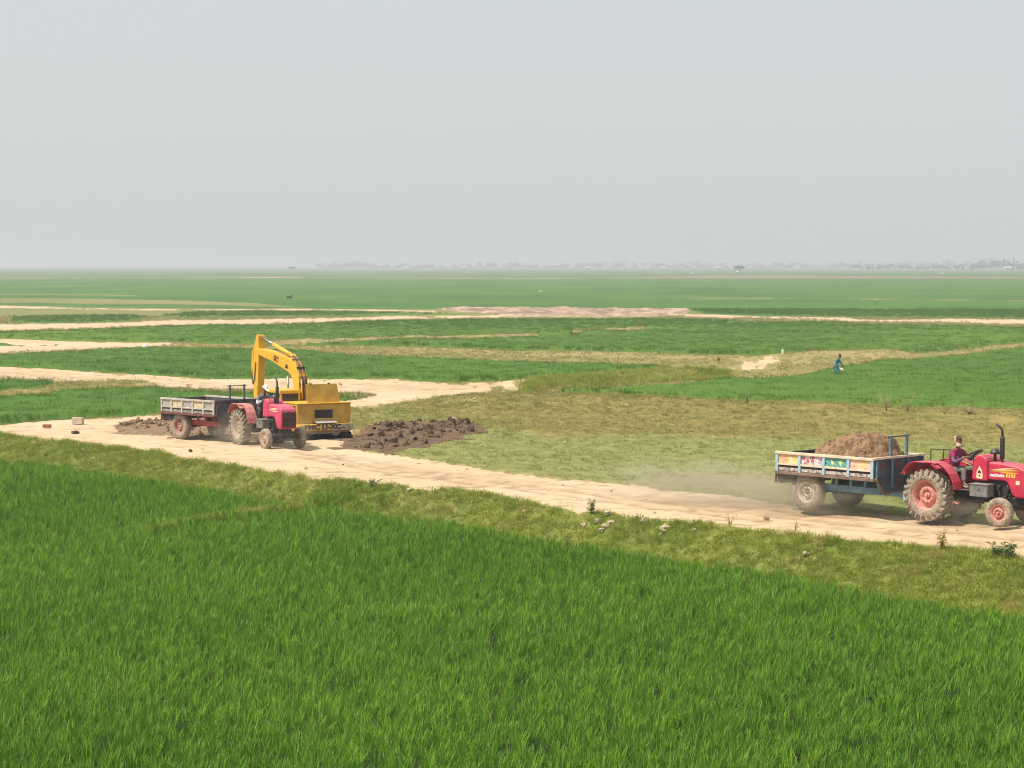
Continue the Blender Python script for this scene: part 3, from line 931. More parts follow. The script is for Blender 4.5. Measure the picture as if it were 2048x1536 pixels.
# thin grassy bund between the two near paddies
_l = w2(lift([(655, 1012), (640, 1013), (520, 1023), (380, 1042), (290, 1062)], PADDY + .25))
_la = np.array(_l)
_cum = np.concatenate([[0], np.cumsum(np.hypot(*(np.diff(_la, axis=0)).T))])
_u = rng.uniform(0, _cum[-1], 620)
_i = np.clip(np.searchsorted(_cum, _u) - 1, 0, len(_la) - 2)
_fr = (_u - _cum[_i]) / np.maximum(_cum[_i + 1] - _cum[_i], 1e-6)
_X = _la[_i, 0] * (1 - _fr) + _la[_i + 1, 0] * _fr; _Y = _la[_i, 1] * (1 - _fr) + _la[_i + 1, 1] * _fr + 0.10 + rng.normal(0, 0.16, 620)
o = plant('bund_grass', _X, _Y, p_verge[1:], 0.75, 1.15, tilt=0.25, dz=0.0, zs=(0.9, 1.5))
tag(o, 'thin line of lighter grass dividing the two near paddies', 'grass', kind='stuff')

# grass lot and the banks beyond
def mask_at(X, Y):
    a, b = vpx(X, Y)
    w = fbm(a / 34, b / 12, 31, 3) * 6 + fbm(a / 8, b / 4, 32, 2) * 3
    bs = np.maximum.reduce([sd_local(a, b, p, 20.0) for _, p in BARE]) + w
    ms = np.maximum.reduce([sd_local(a, b, p, 20.0) for p in MUD])
    rs_ = np.maximum.reduce([np.minimum(sd_local(a, b, f[1]), np.full(a.shape, 99.0)) for f in FIELDS])
    g_ = np.full(a.shape, 99.0)
    for pts, hw in GAPS:
        g_ = np.minimum(g_, sd_local(a, b, pts, line=True) - hw)
    rs_ = np.minimum(rs_, g_)
    return a, b, bs, ms, rs_
_X, _Y = pts_uniform(-32, 34, 60, 125, 20)
k = np.abs(_X) < 0.2276 * _Y + 3
_X, _Y = _X[k], _Y[k]
a_, b_, bs_, ms_, rs_ = mask_at(_X, _Y)
tt = np.interp(a_, _tn[:, 0], _tn[:, 1])
k = (bs_ < 1) & (ms_ < 2) & (rs_ < 0.5) & (b_ < tt - 4)
den = sstep(880, 820, b_)
k &= rng.uniform(0, 1, len(_X)) < 0.42 + 0.58 * (b_ < 868)
o = plant('lot_grass', _X[k], _Y[k], p_dry, 0.45, 1.0, tilt=0.25, dz=-0.015, zs=(0.5, 1.0))
tag(o, 'short dry grass covering the open lot beside the track', 'grass', kind='stuff')
_X, _Y = pts_uniform(-80, 80, 100, 290, 3.2)
k = np.abs(_X) < 0.2276 * _Y + 4
_X, _Y = _X[k], _Y[k]
a_, b_, bs_, ms_, rs_ = mask_at(_X, _Y)
k = (bs_ < 0.5) & (rs_ < 0.8)
o = plant('bund_grass', _X[k], _Y[k], p_dry, 0.8, 1.4, tilt=0.3, dz=0.0, zs=(0.5, 1.0))
tag(o, 'dry tussocky grass on the low bunds between the farther fields', 'grass', kind='stuff')

# long rank grass on the near face of the bank in mid-field
_c = np.array(w2(CREST2)); _n = 1500
_n = 1500
_i = rng.integers(0, len(_c) - 1, _n); _f = rng.uniform(0, 1, _n)
_X = _c[_i, 0] * (1 - _f) + _c[_i + 1, 0] * _f + rng.normal(0, .2, _n); _Y = _c[_i, 1] * (1 - _f) + _c[_i + 1, 1] * _f - rng.uniform(0.0, 4.6, _n)
o = plant('bank_grass', _X, _Y, p_verge, 0.9, 1.6, tilt=0.3, dz=-.02, zs=(0.8, 1.4))
tag(o, 'rank green grass on the raised bank left of the trampled earth', 'grass', kind='stuff')
# ------------------------------------------------------------------ vehicle materials
RUBBER = paint('dusty_rubber', (0.20, 0.165, 0.13), 0.9, 0, 0.22, 7, 0.68, 0.12, (0.45, 0.365, 0.28))
RUBBER_D = paint('dark_rubber', (0.05, 0.045, 0.04), 0.85, 0, 0.3, 7, 0.34, 0.2, (0.36, 0.28, 0.20))
GREASE = paint('greasy_iron', (0.035, 0.033, 0.033), 0.6, 0.2, 0.4, 8, 0.22)
BLACK = paint('black_enamel', (0.025, 0.024, 0.024), 0.45, 0, 0.3, 6, 0.14)
STEEL = paint('worn_steel', (0.42, 0.40, 0.38), 0.35, 0.8, 0.25, 9, 0.12)
RED = paint('red_enamel', (0.52, 0.026, 0.068), 0.42, 0, 0.18, 3, 0.24, 0.5, (0.64, 0.36, 0.33))
RED_RIM = paint('red_rim', (0.56, 0.15, 0.13), 0.6, 0, 0.2, 6, 0.72, 0.25, (0.60, 0.37, 0.29))
RED_FADE = paint('faded_red_enamel', (0.56, 0.055, 0.125), 0.5, 0, 0.16, 3, 0.22, 0.4, (0.62, 0.36, 0.31))
RED_FENDER = paint('dusty_red_fender', (0.50, 0.13, 0.12), 0.6, 0, 0.2, 4, 0.50, 0.3, (0.56, 0.38, 0.30))
RIM_DUST = paint('dusty_rim', (0.45, 0.33, 0.26), 0.7, 0, 0.25, 6, 0.55, 0.3, (0.55, 0.42, 0.31))
CREAM = paint('cream_decal', (0.80, 0.68, 0.42), 0.5, 0, 0.1, 9, 0.05)
YELLOW_D = paint('yellow_decal', (0.85, 0.55, 0.06), 0.5, 0, 0.1, 9, 0.05)
WHITE_D = paint('white_decal', (0.80, 0.74, 0.76), 0.5, 0, 0.06, 9, 0.04)
MAROON = paint('maroon_and_shaded_red', (0.14, 0.012, 0.022), 0.55, 0, 0.3, 9, 0.14)  # grille red with its shade put into the colour; emblem's own dark red
LAMP = paint('lamp_glass', (0.55, 0.55, 0.55), 0.12, 0, 0.1, 9, 0.05, 0.7)
SEATM = paint('seat_vinyl', (0.03, 0.03, 0.035), 0.6, 0, 0.3, 8, 0.1)
GREYBOX = paint('grey_toolbox', (0.17, 0.175, 0.17), 0.55, 0, 0.25, 6, 0.25)

def sheet(mb, path, y0, y1, th=0.02):
    """bent sheet metal: path in x,z pulled across y with a thickness"""
    n = len(path)
    nor = []
    for i in range(n):
        a, b = path[max(i - 1, 0)], path[min(i + 1, n - 1)]
        d = Vector((b[0] - a[0], b[1] - a[1])).normalized()
        nor.append((-d.y, d.x))
    top = [(p[0] + q[0] * th, p[1] + q[1] * th) for p, q in zip(path, nor)]
    return mb.prism(list(path) + top[::-1], y0, y1)

def make_wheel(parent, loc, rad, width, rim_r, sgn, tyre_m, rim_m, hub_m, lugs=0, steer=0.0, dish=0.0, treads=0):
    """sgn -1: outer face towards -y"""
    w = width / 2
    mb = MB()
    # rim: barrel, flange and dished disc
    prof = [(rim_r + .02, w * .92), (rim_r - .02, w * .86), (rim_r - .05, w * .45), (rim_r - .055, dish), (rim_r * .62, dish + .03), (rim_r * .58, dish + .09), (rim_r * .34, dish + .10), (rim_r * .30, dish + .03), (0.02, dish + .03)]
    mb.lathe([(r, sgn * h) for r, h in prof], n=28)
    mb.lathe([(rim_r + .02, -sgn * w * .92), (rim_r - .03, -sgn * w * .8), (rim_r - .055, sgn * dish)], n=28)
    wheel = mb.build('wheel', rim_m, parent, loc=loc, rot=(0, 0, steer))
    t = MB()
    R0 = rad * (0.945 if lugs else 1.0)
    prof = [(rim_r, -w * .80), (rim_r + .01, -w * .93), (rim_r + (R0 - rim_r) * .45, -w), (R0 * .965, -w * .88), (R0 * .995, -w * .55), (R0, 0),
            (R0 * .995, w * .55), (R0 * .965, w * .88), (rim_r + (R0 - rim_r) * .45, w), (rim_r + .01, w * .93), (rim_r, w * .80)]
    t.lathe(prof, n=40)
    if lugs:
        for s in (-1, 1):
            for k in range(lugs):
                a = 2 * math.pi * (k + (0.5 if s > 0 else 0)) / lugs
                da = 0.30
                pts = []
                for q in range(4):          # curved bar from the shoulder to the centre line
                    u = q / 3
                    aa = a + da * u
                    yy = s * w * (1.02 - 1.0 * u)
                    rr = R0 * (0.975 if q == 0 else 1.0)
                    pts.append((aa, yy, rr))
                for (a0, y0, r0), (a1, y1, r1) in zip(pts[:-1], pts[1:]):
                    vs = []
                    for aa, yy, rr in ((a0, y0, r0), (a1, y1, r1)):
                        for off, top in ((-.055, 0), (.055, 0), (.035, 1), (-.035, 1)):
                            r_ = (rr - .03) if not top else rr + rad * .062
                            vs.append((r_ * math.cos(aa + off), yy, r_ * math.sin(aa + off)))
                    t.add(vs, [(3, 2, 1, 0), (4, 5, 6, 7), (0, 1, 5, 4), (1, 2, 6, 5), (2, 3, 7, 6), (3, 0, 4, 7)])
                # shoulder bite running down the sidewall
                aa = a - .02
                vs = []
                for yy, rr in ((s * w * 1.03, R0 * 1.05), (s * w * 1.03, R0 * .86)):
                    for off, dy in ((-.05, -.03), (.05, -.03), (.04, .012), (-.04, .012)):
                        vs.append((rr * math.cos(aa + off), yy + s * dy, rr * math.sin(aa + off)))
                t.add(vs, [(3, 2, 1, 0), (4, 5, 6, 7), (0, 1, 5, 4), (1, 2, 6, 5), (2, 3, 7, 6), (3, 0, 4, 7)])
    for k in range(treads):
        a = 2 * math.pi * k / treads
        for yy in (-w * .5, 0, w * .5):
            t.box((R0 * math.cos(a), yy, R0 * math.sin(a)), (.03, w * .36, .05), (0, -a, 0))
    t.build('tyre', tyre_m, wheel)
    h = MB()
    h.cyl((0, sgn * (dish - .02), 0), (0, sgn * (dish + .10), 0), rim_r * .24, rim_r * .2, 14)
    h.cyl((0, sgn * (dish + .10), 0), (0, sgn * (dish + .14), 0), rim_r * .12, rim_r * .1, 10)
    for k in range(8):
        a = 2 * math.pi * k / 8
        p = (math.cos(a) * rim_r * .44, math.sin(a) * rim_r * .44)
        h.cyl((p[0], sgn * (dish + .08), p[1]), (p[0], sgn * (dish + .125), p[1]), .018, None, 6)
    h.build('hub', hub_m, wheel)
    return wheel

def lettering(body, size, mat, parent, loc, rot, name='lettering', shear=0.0, sx=1.0, bold=0.0):
    cu = bpy.data.curves.new(name, 'FONT')
    cu.body = body; cu.size = size; cu.extrude = 0.002; cu.shear = shear; cu.offset = bold
    cu.align_x = 'CENTER'; cu.align_y = 'CENTER'
    cu.materials.append(mat)
    tmp = bpy.data.objects.new(name, cu)
    me = bpy.data.meshes.new_from_object(tmp)
    bpy.data.objects.remove(tmp)
    if not me.materials: me.materials.append(mat)
    o = link(name, me)
    o.parent = parent; o.location = loc; o.rotation_euler = rot; o.scale = (sx, 1, 1)
    return o

def ribbon(pts_top, pts_bot, y, th=0.004):
    return MB().prism(pts_top + pts_bot[::-1], y, y - th if y < 0 else y + th)

def make_tractor(loc, rz, paint_m, fender_m, rim_m, hub_m, tyre_m, steer, marks):
    t = empty('tractor', loc, rz)
    rr = 0.67
    # running gear
    MB().b2(-.32, .35, -.24, .24, .48, .98).b2(.35, 1.15, -.19, .19, .5, .9).cyl((0, -.62, .66), (0, .62, .66), .13, .13, 14).b2(-.45, -.3, -.14, .14, .55, .85).build('gearbox', GREASE, t, .02)
    e = MB().b2(1.15, 2.02, -.2, .2, .55, 1.12)
    for k in range(4):
        e.cyl((1.28 + k * .18, -.2, .98), (1.28 + k * .18, -.30, .98), .05, .05, 8)
        e.b2(1.22 + k * .18, 1.32 + k * .18, -.25, -.2, .62, .85)
    e.cyl((1.35, -.27, .78), (1.35, -.27, .95), .06, .06, 10).cyl((1.7, -.28, .66), (1.95, -.28, .66), .055, .055, 10)
    e.tube([(1.2, -.24, .9), (1.5, -.3, .72), (1.9, -.27, .7), (2.15, -.2, .8)], .018, 6)
    e.tube([(2.0, -.18, 1.1), (2.1, -.25, .95), (2.05, -.24, .75)], .025, 6)
    e.build('engine', GREASE, t, .01)
    MB().b2(2.0, 2.55, -.17, .17, .5, .72).build('front_support', BLACK, t, .02)
    ax = MB().beam((2.12, -.5, .42), (2.12, .5, .42), .11, .12).cyl((2.12, 0, .42), (2.12, 0, .58), .09, .09, 10)
    for s in (-1, 1):
        ax.cyl((2.12, s * .5, .32), (2.12, s * .5, .56), .05, .05, 10).cyl((2.12, s * .48, .36), (2.12, s * .62, .36), .04, .04, 8)
        ax.tube([(2.05, s * .5, .55), (1.95, s * .42, .56), (1.5, s * .3, .7)], .02, 6)
    ax.build('front_axle', GREASE, t)
    # hood and cowl
    hood = MB().prism([(1.52, 1.14), (2.0, 1.14), (2.1, 1.09), (2.24, .80), (2.34, .73), (2.58, .73), (2.65, .90), (2.67, 1.30), (2.61, 1.45), (2.42, 1.53), (1.95, 1.585), (1.52, 1.60)], -.31, .31).build('hood', paint_m, t, .055)
    hood.modifiers['bevel'].segments = 4
    cowl = MB().prism([(1.03, 1.10), (1.515, 1.10), (1.515, 1.62), (1.47, 1.68), (1.36, 1.755), (1.22, 1.77), (1.12, 1.70), (1.06, 1.50)], -.32, .32).build('cowl', paint_m, t, .05)
    cowl.modifiers['bevel'].segments = 4
    MB().b2(.98, 1.04, -.2, .2, 1.3, 1.64).build('dashboard', BLACK, t, .02)
    g = MB().b2(2.672, 2.69, -.27, .27, .78, 1.36).build('grille', MAROON if marks != 'new' else BLACK, t, .02)
    for k in range(6):
        MB().b2(2.691, 2.703, -.25, .25, .86 + k * .055, .885 + k * .055).build('grille_bar', BLACK, g)
    for s in (-1, 1):
        MB().lathe([(.001, 2.715), (.05, 2.712), (.075, 2.695), (.08, 2.66)], (0, s * .13, 1.29), 14, 'x').build('headlight', LAMP if marks == 'new' else GREASE, g)
    # fenders
    for s in (-1, 1):
        y0, y1 = sorted((s * .43, s * .94))
        f = MB()
        sheet(f, [(-.72, 1.17), (-.56, 1.38), (-.42, 1.49), (-.30, 1.51), (.20, 1.52), (.34, 1.50)], y0, y1)
        sheet(f, [(.34, 1.50), (.52, 1.40), (.68, 1.24), (.78, 1.05), (.84, .86)], *sorted((s * .43, s * .80)))
        f.prism([(-.70, 1.15), (-.55, 1.36), (-.30, 1.49), (.20, 1.50), (.50, 1.39), (.66, 1.22), (.82, .86), (.5, .8), (-.3, .95)], *sorted((s * .415, s * .43)))
        f.prism([(.20, 1.50), (.34, 1.48), (.46, 1.40), (.40, 1.37), (.26, 1.44)], *sorted((s * .80, s * .94)))
        fd = f.build('fender', fender_m, t, .008)
        MB().box((-.62, s * .9, 1.22), (.05, .06, .09)).build('tail_lamp', paint('tail_lamp', (.45, .05, .03), .3), fd)
    # footplates and controls
    for s in (-1, 1):
        f = MB().b2(.55, 1.2, *sorted((s * .2, s * .62)), .845, .87).b2(.62, .66, *sorted((s * .3, s * .34)), .6, .845)
        f.b2(1.02, 1.12, *sorted((s * .22, s * .3)), .98, 1.0).beam((1.07, s * .26, .99), (1.2, s * .24, .9), .02)
        f.build('footplate', GREASE, t, .006)
    st = MB().tube([(1.1, 0, 1.3), (1.0, 0, 1.62), (.93, 0, 1.74)], .035, 10).build('steering_column', BLACK, t)
    sw = MB()
    c = Vector((.92, 0, 1.77)); ax1 = Vector((0, 1, 0)); ax2 = Vector((.82, 0, .42)).normalized()
    ring = [c + (ax1 * math.cos(a) + ax2 * math.sin(a)) * .205 for a in [2 * math.pi * k / 24 for k in range(25)]]
    sw.tube(ring, .017, 8, cap=False)
    for a in (R(90), R(210), R(330)):
        sw.cyl(c, c + (ax1 * math.cos(a) + ax2 * math.sin(a)) * .2, .012, .012, 6)
    sw.cyl(c - Vector((-.02, 0, .04)), c + Vector((-.015, 0, .03)), .04, .035, 10)
    sw.build('steering_wheel', BLACK, t)
    for x, y, h in ((.75, -.16, .35), (.68, -.2, .28), (.8, .18, .38)):
        MB().tube([(x, y, .88), (x - .02, y, 1.0 + h * .4), (x - .06, y, 1.0 + h * .6)], [.012, .012, .02], 6).build('lever', BLACK, t)
    s_ = MB().prism([(.08, 1.10), (.50, 1.10), (.52, 1.17), (.14, 1.19), (.08, 1.46), (.02, 1.46), (.03, 1.12)], -.24, .24).build('seat', SEATM, t, .03)
    MB().cyl((.25, 0, .95), (.27, 0, 1.1), .06, .1, 10).build('seat_spring', GREASE, s_)
    # boxes and stacks
    bx = MB().b2(1.18, 1.72, -.62, -.32, .72, 1.02).build('battery_box', GREYBOX, t, .012)
    MB().b2(1.165, 1.735, -.635, -.31, 1.02, 1.05).build('lid', GREYBOX, bx, .006)
    MB().b2(1.40, 1.48, -.64, -.62, .90, .97).build('latch', STEEL, bx)
    MB().cyl((1.52, -.4, .63), (1.52, -.4, .72), .09, .07, 12).build('filter_bowl', GREASE, t)
    ex = MB().cyl((1.78, -.06, 1.58), (1.78, -.06, 1.66), .032, .032, 12).lathe([(.001, 1.65), (.05, 1.66), (.062, 1.69), (.062, 2.20), (.05, 2.235), (.03, 2.24)], (1.78, -.06, 0), 16, 'z')
    ex.tube([(1.78, -.06, 2.22), (1.78, -.06, 2.34), (1.76, -.06, 2.42), (1.70, -.06, 2.49), (1.60, -.06, 2.55)], .032, 10)
    ex.build('exhaust', BLACK, t)
    MB().cyl((1.56, -.05, 1.58), (1.56, -.05, 1.80), .038, .038, 12).lathe([(.001, 1.79), (.13, 1.79), (.14, 1.82), (.12, 1.85), (.11, 1.86), (.09, 1.91), (.03, 1.93), (.001, 1.93)], (1.56, -.05, 0), 16, 'z').build('air_cleaner', BLACK, t)
    # rear hitch
    h = MB().b2(-.85, -.3, -.05, .05, .42, .48).b2(-.5, -.3, -.35, .35, .44, .5)
    for s in (-1, 1):
        h.beam((-.3, s * .28, .7), (-.9, s * .38, .5), .05, .06).beam((-.3, s * .25, .95), (-.62, s * .34, .62), .03)
    h.cyl((-.8, 0, .36), (-.8, 0, .58), .025, .025, 8)
    h.build('drawbar', GREASE, t)
    # grab rail on the far fender
    MB().tube([(-.95, .7, 1.3), (-.95, .7, 1.72), (-.55, .7, 1.73), (-.55, .7, 1.42)], .016, 8).tube([(-.55, .7, 1.73), (.12, .7, 1.74), (.12, .7, 1.53)], .016, 8).build('grab_rail', BLACK, t)
    # wheels
    for s in (-1, 1):
        make_wheel(t, (0, s * .72, rr), rr, .36, .39, s, tyre_m, rim_m, hub_m, 22, 0, -.02)
        make_wheel(t, (2.12, s * .66, .375), .375, .19, .215, s, tyre_m, rim_m, hub_m, 0, steer, .0)
    # marks on both flanks of the hood
    for s in (-1, 1):
        y = s * .3125
        fx = (math.pi / 2, 0, 0) if s < 0 else (math.pi / 2, 0, math.pi)
        def stroke(z0, x0, x1, z1, w, m):
            n = 7
            up = [(x0 + (x1 - x0) * i / n, z0 + (z1 - z0) * math.sin(1.4 * i / n) / math.sin(1.4) + w * math.sin(math.pi * i / n) * .5) for i in range(n + 1)]
            dn = [(x0 + (x1 - x0) * i / n, z0 + (z1 - z0) * math.sin(1.4 * i / n) / math.sin(1.4) - w * math.sin(math.pi * i / n) * .5) for i in range(n + 1)]
            ribbon(up, dn[1:-1], y).build('stripe', m, hood)
        stroke(1.385, 1.56, 2.42, 1.475, .030, CREAM)
        stroke(1.365, 1.60, 2.50, 1.425, .030, YELLOW_D if marks == 'new' else CREAM)
        stroke(1.345, 1.86, 2.46, 1.36, .028, YELLOW_D if marks == 'new' else CREAM)
        if marks == 'new':
            lettering('mahindra', .115, WHITE_D, hood, (1.80, y + s * .003, 1.275), fx, shear=.2, bold=.004)
            for k in range(4):
                x = 2.06 + k * .075
                ribbon([(x + .02, 1.325), (x + .065, 1.325)], [(x, 1.235), (x + .045, 1.235)], y).build('stripe', YELLOW_D, hood)
            ribbon([(2.36, 1.17), (2.47, 1.17)], [(2.36, 1.07), (2.47, 1.07)], y).build('sticker', CREAM, hood)
            # shrine shaped sticker on the cowl
            yc = s * .3225
            ar = lambda k: ([(1.19, 1.16), (1.37, 1.16)], [(1.37, 1.27), (1.355, 1.36), (1.31, 1.42), (1.28, 1.49), (1.25, 1.42), (1.205, 1.36), (1.19, 1.27)])
            p0, p1 = ar(0)
            stk = MB().prism(p0 + p1, yc, yc + s * .003).build('emblem', CREAM, cowl)
            MB().prism([(1.225, 1.29), (1.335, 1.29), (1.325, 1.34), (1.28, 1.385), (1.235, 1.34)], yc + s * .004, yc + s * .006).build('emblem_arch', MAROON, stk)
            MB().prism([(1.25, 1.21), (1.31, 1.21), (1.30, 1.255), (1.26, 1.255)], yc + s * .004, yc + s * .006).build('emblem_mark', MAROON, stk)
    return t

# ------------------------------------------------------------------ trailers
def panel_mat(name, a, b, c, scale, kind='noise'):
    """hand painted, worn sign-writer's panel"""
    m, nt, out = new_mat(name)
    co = coords(nt)
    if kind == 'ring':
        w = N(nt, 'ShaderNodeTexWave', wave_type='RINGS', rings_direction='Y')
        w.inputs['Scale'].default_value = scale; w.inputs['Distortion'].default_value = 5; nt.links.new(co, w.inputs[0]); f = w.outputs['Fac']
    elif kind == 'cell':
        w = N(nt, 'ShaderNodeTexVoronoi'); w.inputs['Scale'].default_value = scale; nt.links.new(co, w.inputs[0]); f = w.outputs['Distance']
    else:
        f = nz(nt, co, scale, 3, 0.5, 1.5)
    col = mixc(nt, ramp(nt, f, .35, .55), a, b)
    col = mixc(nt, ramp(nt, nz(nt, co, scale * 1.3, 3), .52, .6), col, c)
    col = mixc(nt, mth(nt, 'MULTIPLY', ramp(nt, nz(nt, co, 14, 5, .7), .5, .8), .5), col, (.5, .42, .33))
    bs = N(nt, 'ShaderNodeBsdfPrincipled'); bs.inputs['Roughness'].default_value = .7
    nt.links.new(col, bs.inputs['Base Color']); nt.links.new(bs.outputs[0], out.inputs['Surface'])
    return m

def make_trailer(loc, rz, sty):
    t = empty('trailer', loc, rz)
    x0, x1, W, zd, zt = -.95, 2.35, 1.03, 1.06, 1.54
    M = sty
    # floor of planks lying on cross-members
    dk = MB().b2(x0, x1, -W, W, zd - .05, zd - .03).build('deck', M['under'], t)
    npl = 9
    pw = 2 * W / npl
    pm = None
    for k in range(npl):
        if pm is None:
            o_ = MB().b2(x0 + .01, x1 - .01, -pw / 2 + .006, pw / 2 - .006, 0, .028).build('plank', M['floor'], dk, loc=(0, -W + pw * (k + .5), zd - .03)); pm = o_.data
        else:
            o_ = link('plank', pm, dk, (0, -W + pw * (k + .5), zd - .03))
    n = M['n']
    for s in (-1, 1):
        side = MB().b2(x0, x1, *sorted((s * W, s * (W + .012))), zd - .02, zt - .03).build('side_wall', M['under'], t)
        y = s * (W + .035)
        MB().b2(x0 - .02, x1 + .02, *sorted((s * (W - .02), s * (W + .075))), zt - .035, zt + .035).build('top_rail', M['rail'], side, .008)
        MB().b2(x0, x1, *sorted((s * (W + .013), s * (W + .06))), zd + .15, zd + .205).build('mid_rail', M['rail2'], side, .006)
        MB().b2(x0 - .02, x1 + .02, *sorted((s * (W - .03), s * (W + .065))), zd - .10, zd - .02).build('bottom_rail', M['sill'], side, .008)
        st = (x1 - x0) / n
        sm = None
        for k in range(n + 1):
            xx = min(max(x0 + k * st, x0 + .04), x1 - .04)
            if sm is None:
                o_ = MB().b2(-.04, .04, *sorted((s * .061, s * .013)), zd - .02, zt - .035).build('stake', M['stake'], side, .006, loc=(xx, s * W, 0)); sm = o_.data
            else:
                o_ = link('stake', sm, side, (xx, s * W, 0))
        for k in range(n):
            xa, xb = x0 + k * st + .045, x0 + (k + 1) * st - .045
            MB().b2(xa, xb, *sorted((s * (W + .013), s * (W + .022))), zd + .21, zt - .04).build('painted_panel', M['panels'][k % len(M['panels'])], side)
            MB().b2(xa, xb, *sorted((s * (W + .013), s * (W + .024))), zd + .0, zd + .085).build('lower_panel', M['lower'], side)
    # headboard: deep front wall narrowing below the floor
    hb = MB()
    hb.add([(x1, -W, zd), (x1, W, zd), (x1, W, zt), (x1, -W, zt), (x1 + .03, -W, zd), (x1 + .03, W, zd), (x1 + .03, W, zt), (x1 + .03, -W, zt)],
           [(3, 2, 1, 0), (4, 5, 6, 7), (0, 1, 5, 4), (1, 2, 6, 5), (2, 3, 7, 6), (3, 0, 4, 7)])
    hb.add([(x1, -W, zd - .002), (x1, W, zd - .002), (x1, .72, .66), (x1, -.72, .66), (x1 + .03, -W, zd - .002), (x1 + .03, W, zd - .002), (x1 + .03, .72, .66), (x1 + .03, -.72, .66)],
           [(3, 2, 1, 0), (4, 5, 6, 7), (0, 1, 5, 4), (1, 2, 6, 5), (2, 3, 7, 6), (3, 0, 4, 7)])
    head = hb.build('headboard', M['head'], t)
    MB().b2(x1 - .02, x1 + .06, -W - .02, W + .02, zt - .01, zt + .05).build('top_rail', M['headrail'], head, .008)
    for yy in (-.98, -.34, .34, .98):
        MB().b2(x1 + .031, x1 + .07, yy - .035, yy + .035, zd - .3 if abs(yy) < .5 else zd, zt - .012).build('stake', M['hstake'], head, .006)
    for s in (-1, 1):
        MB().beam((x1 + .045, s * W, zd - .02), (x1 + .045, s * .70, .64), .05, .05).build('corner_brace', M['brace'], head)
    MB().b2(x1 - .01, x1 + .05, -.72, .72, .61, .66).build('bottom_rail', M['brace'], head, .006)
    if M.get('motif'):
        for yy, zz, r in ((-.72, 1.36, .10), (-.05, 1.36, .13), (.62, 1.36, .10), (-.62, .95, .10), (.0, .88, .13), (.6, .95, .10)):
            MB().lathe([(r * .5, x1 + .033), (r * .95, x1 + .033), (r, x1 + .0315)], (0, yy, zz), 14, 'x').build('painted_ring', M['motif'], head)
            MB().lathe([(.001, x1 + .035), (r * .32, x1 + .034), (r * .34, x1 + .0315)], (0, yy, zz), 8, 'x').build('painted_dot', M['motif'], head)
    # tailboard
    tb = MB().b2(x0 - .03, x0 - .001, -W, W, zd - .02, zt - .02).build('tailboard', M['under'], t)
    for yy in (-.98, -.34, .34, .98):
        MB().b2(x0 - .07, x0 - .031, yy - .035, yy + .035, zd - .02, zt).build('stake', M['stake'], tb, .006)
    sk = MB()
    for s in (-1, 1):
        sk.b2(x0, x0 + .62, *sorted((s * (W - .06), s * (W - .03))), .74, zd - .1)
        sk.beam((x0 - .02, s * (W - .02), zd), (x0 - .06, s * (W - .02), .72), .04, .05)
    sk.b2(x0, x0 + .03, -W + .03, W - .03, .74, zd - .1)
    sk.build('rear_skirt', M['dark'], t)
    MB().b2(x0 - .1, x0 + .1, -W + .02, W - .02, .70, .74).build('bumper', M['sill'], t, .01)
    # chassis: truss rails under the floor
    for s in (-1, 1):
        y = s * .66
        ch = MB().b2(x0 + .1, x1, y - .04, y + .04, .94, 1.01).b2(.15, x1 - .05, y - .045, y + .045, .58, .76)
        for xx in (.35, .82, 1.3, 1.78, 2.22):
            ch.b2(xx - .035, xx + .035, y - .036, y + .036, .74, .94)
        ch.build('chassis_rail', M['chassis'], t, .008)
    cm = MB()
    for k in range(7):
        xx = x0 + .25 + k * .48
        cm.b2(xx - .03, xx + .03, -W + .02, W - .02, .955, 1.005)
    cm.build('cross_members', M['dark'], t)
    MB().b2(-.5, .5, -.62, -.5, .84, .92).b2(-.5, .5, .5, .62, .84, .92).b2(-.14, .14, -.6, -.5, .5, .84).b2(-.14, .14, .5, .6, .5, .84).build('leaf_springs', M['dark'], t)
    MB().beam((0, -.78, .51), (0, .78, .51), .11, .11).build('axle', M['dark'], t)
    db = MB()
    for s in (-1, 1):
        db.beam((x1 - .4, s * .5, .62), (3.15, s * .05, .55), .08, .1)
    db.b2(3.1, 3.45, -.06, .06, .50, .58)
    db.build('drawbar', M['chassis'], t)
    MB().b2(2.75, 2.87, -.32, -.2, .42, .70).build('jack_stand', M['jack'], t, .01)
    for yy in (-.34, .34):
        MB().b2(x1 - .03, x1 + .03, yy - .035, yy + .035, zt + .05, zt + .60).build('guard_post', M['post'], t, .006)
    MB().cyl((x1, -.46, zt + .56), (x1, .46, zt + .56), .018, .018, 8).build('guard_bar', M['bar'], t)
    for s in (-1, 1):
        make_wheel(t, (0, s * .84, .51), .51, .26, .275, s, M['tyre'], M['rim'], M['hub'], 0, 0, -.03, 46)
    return t

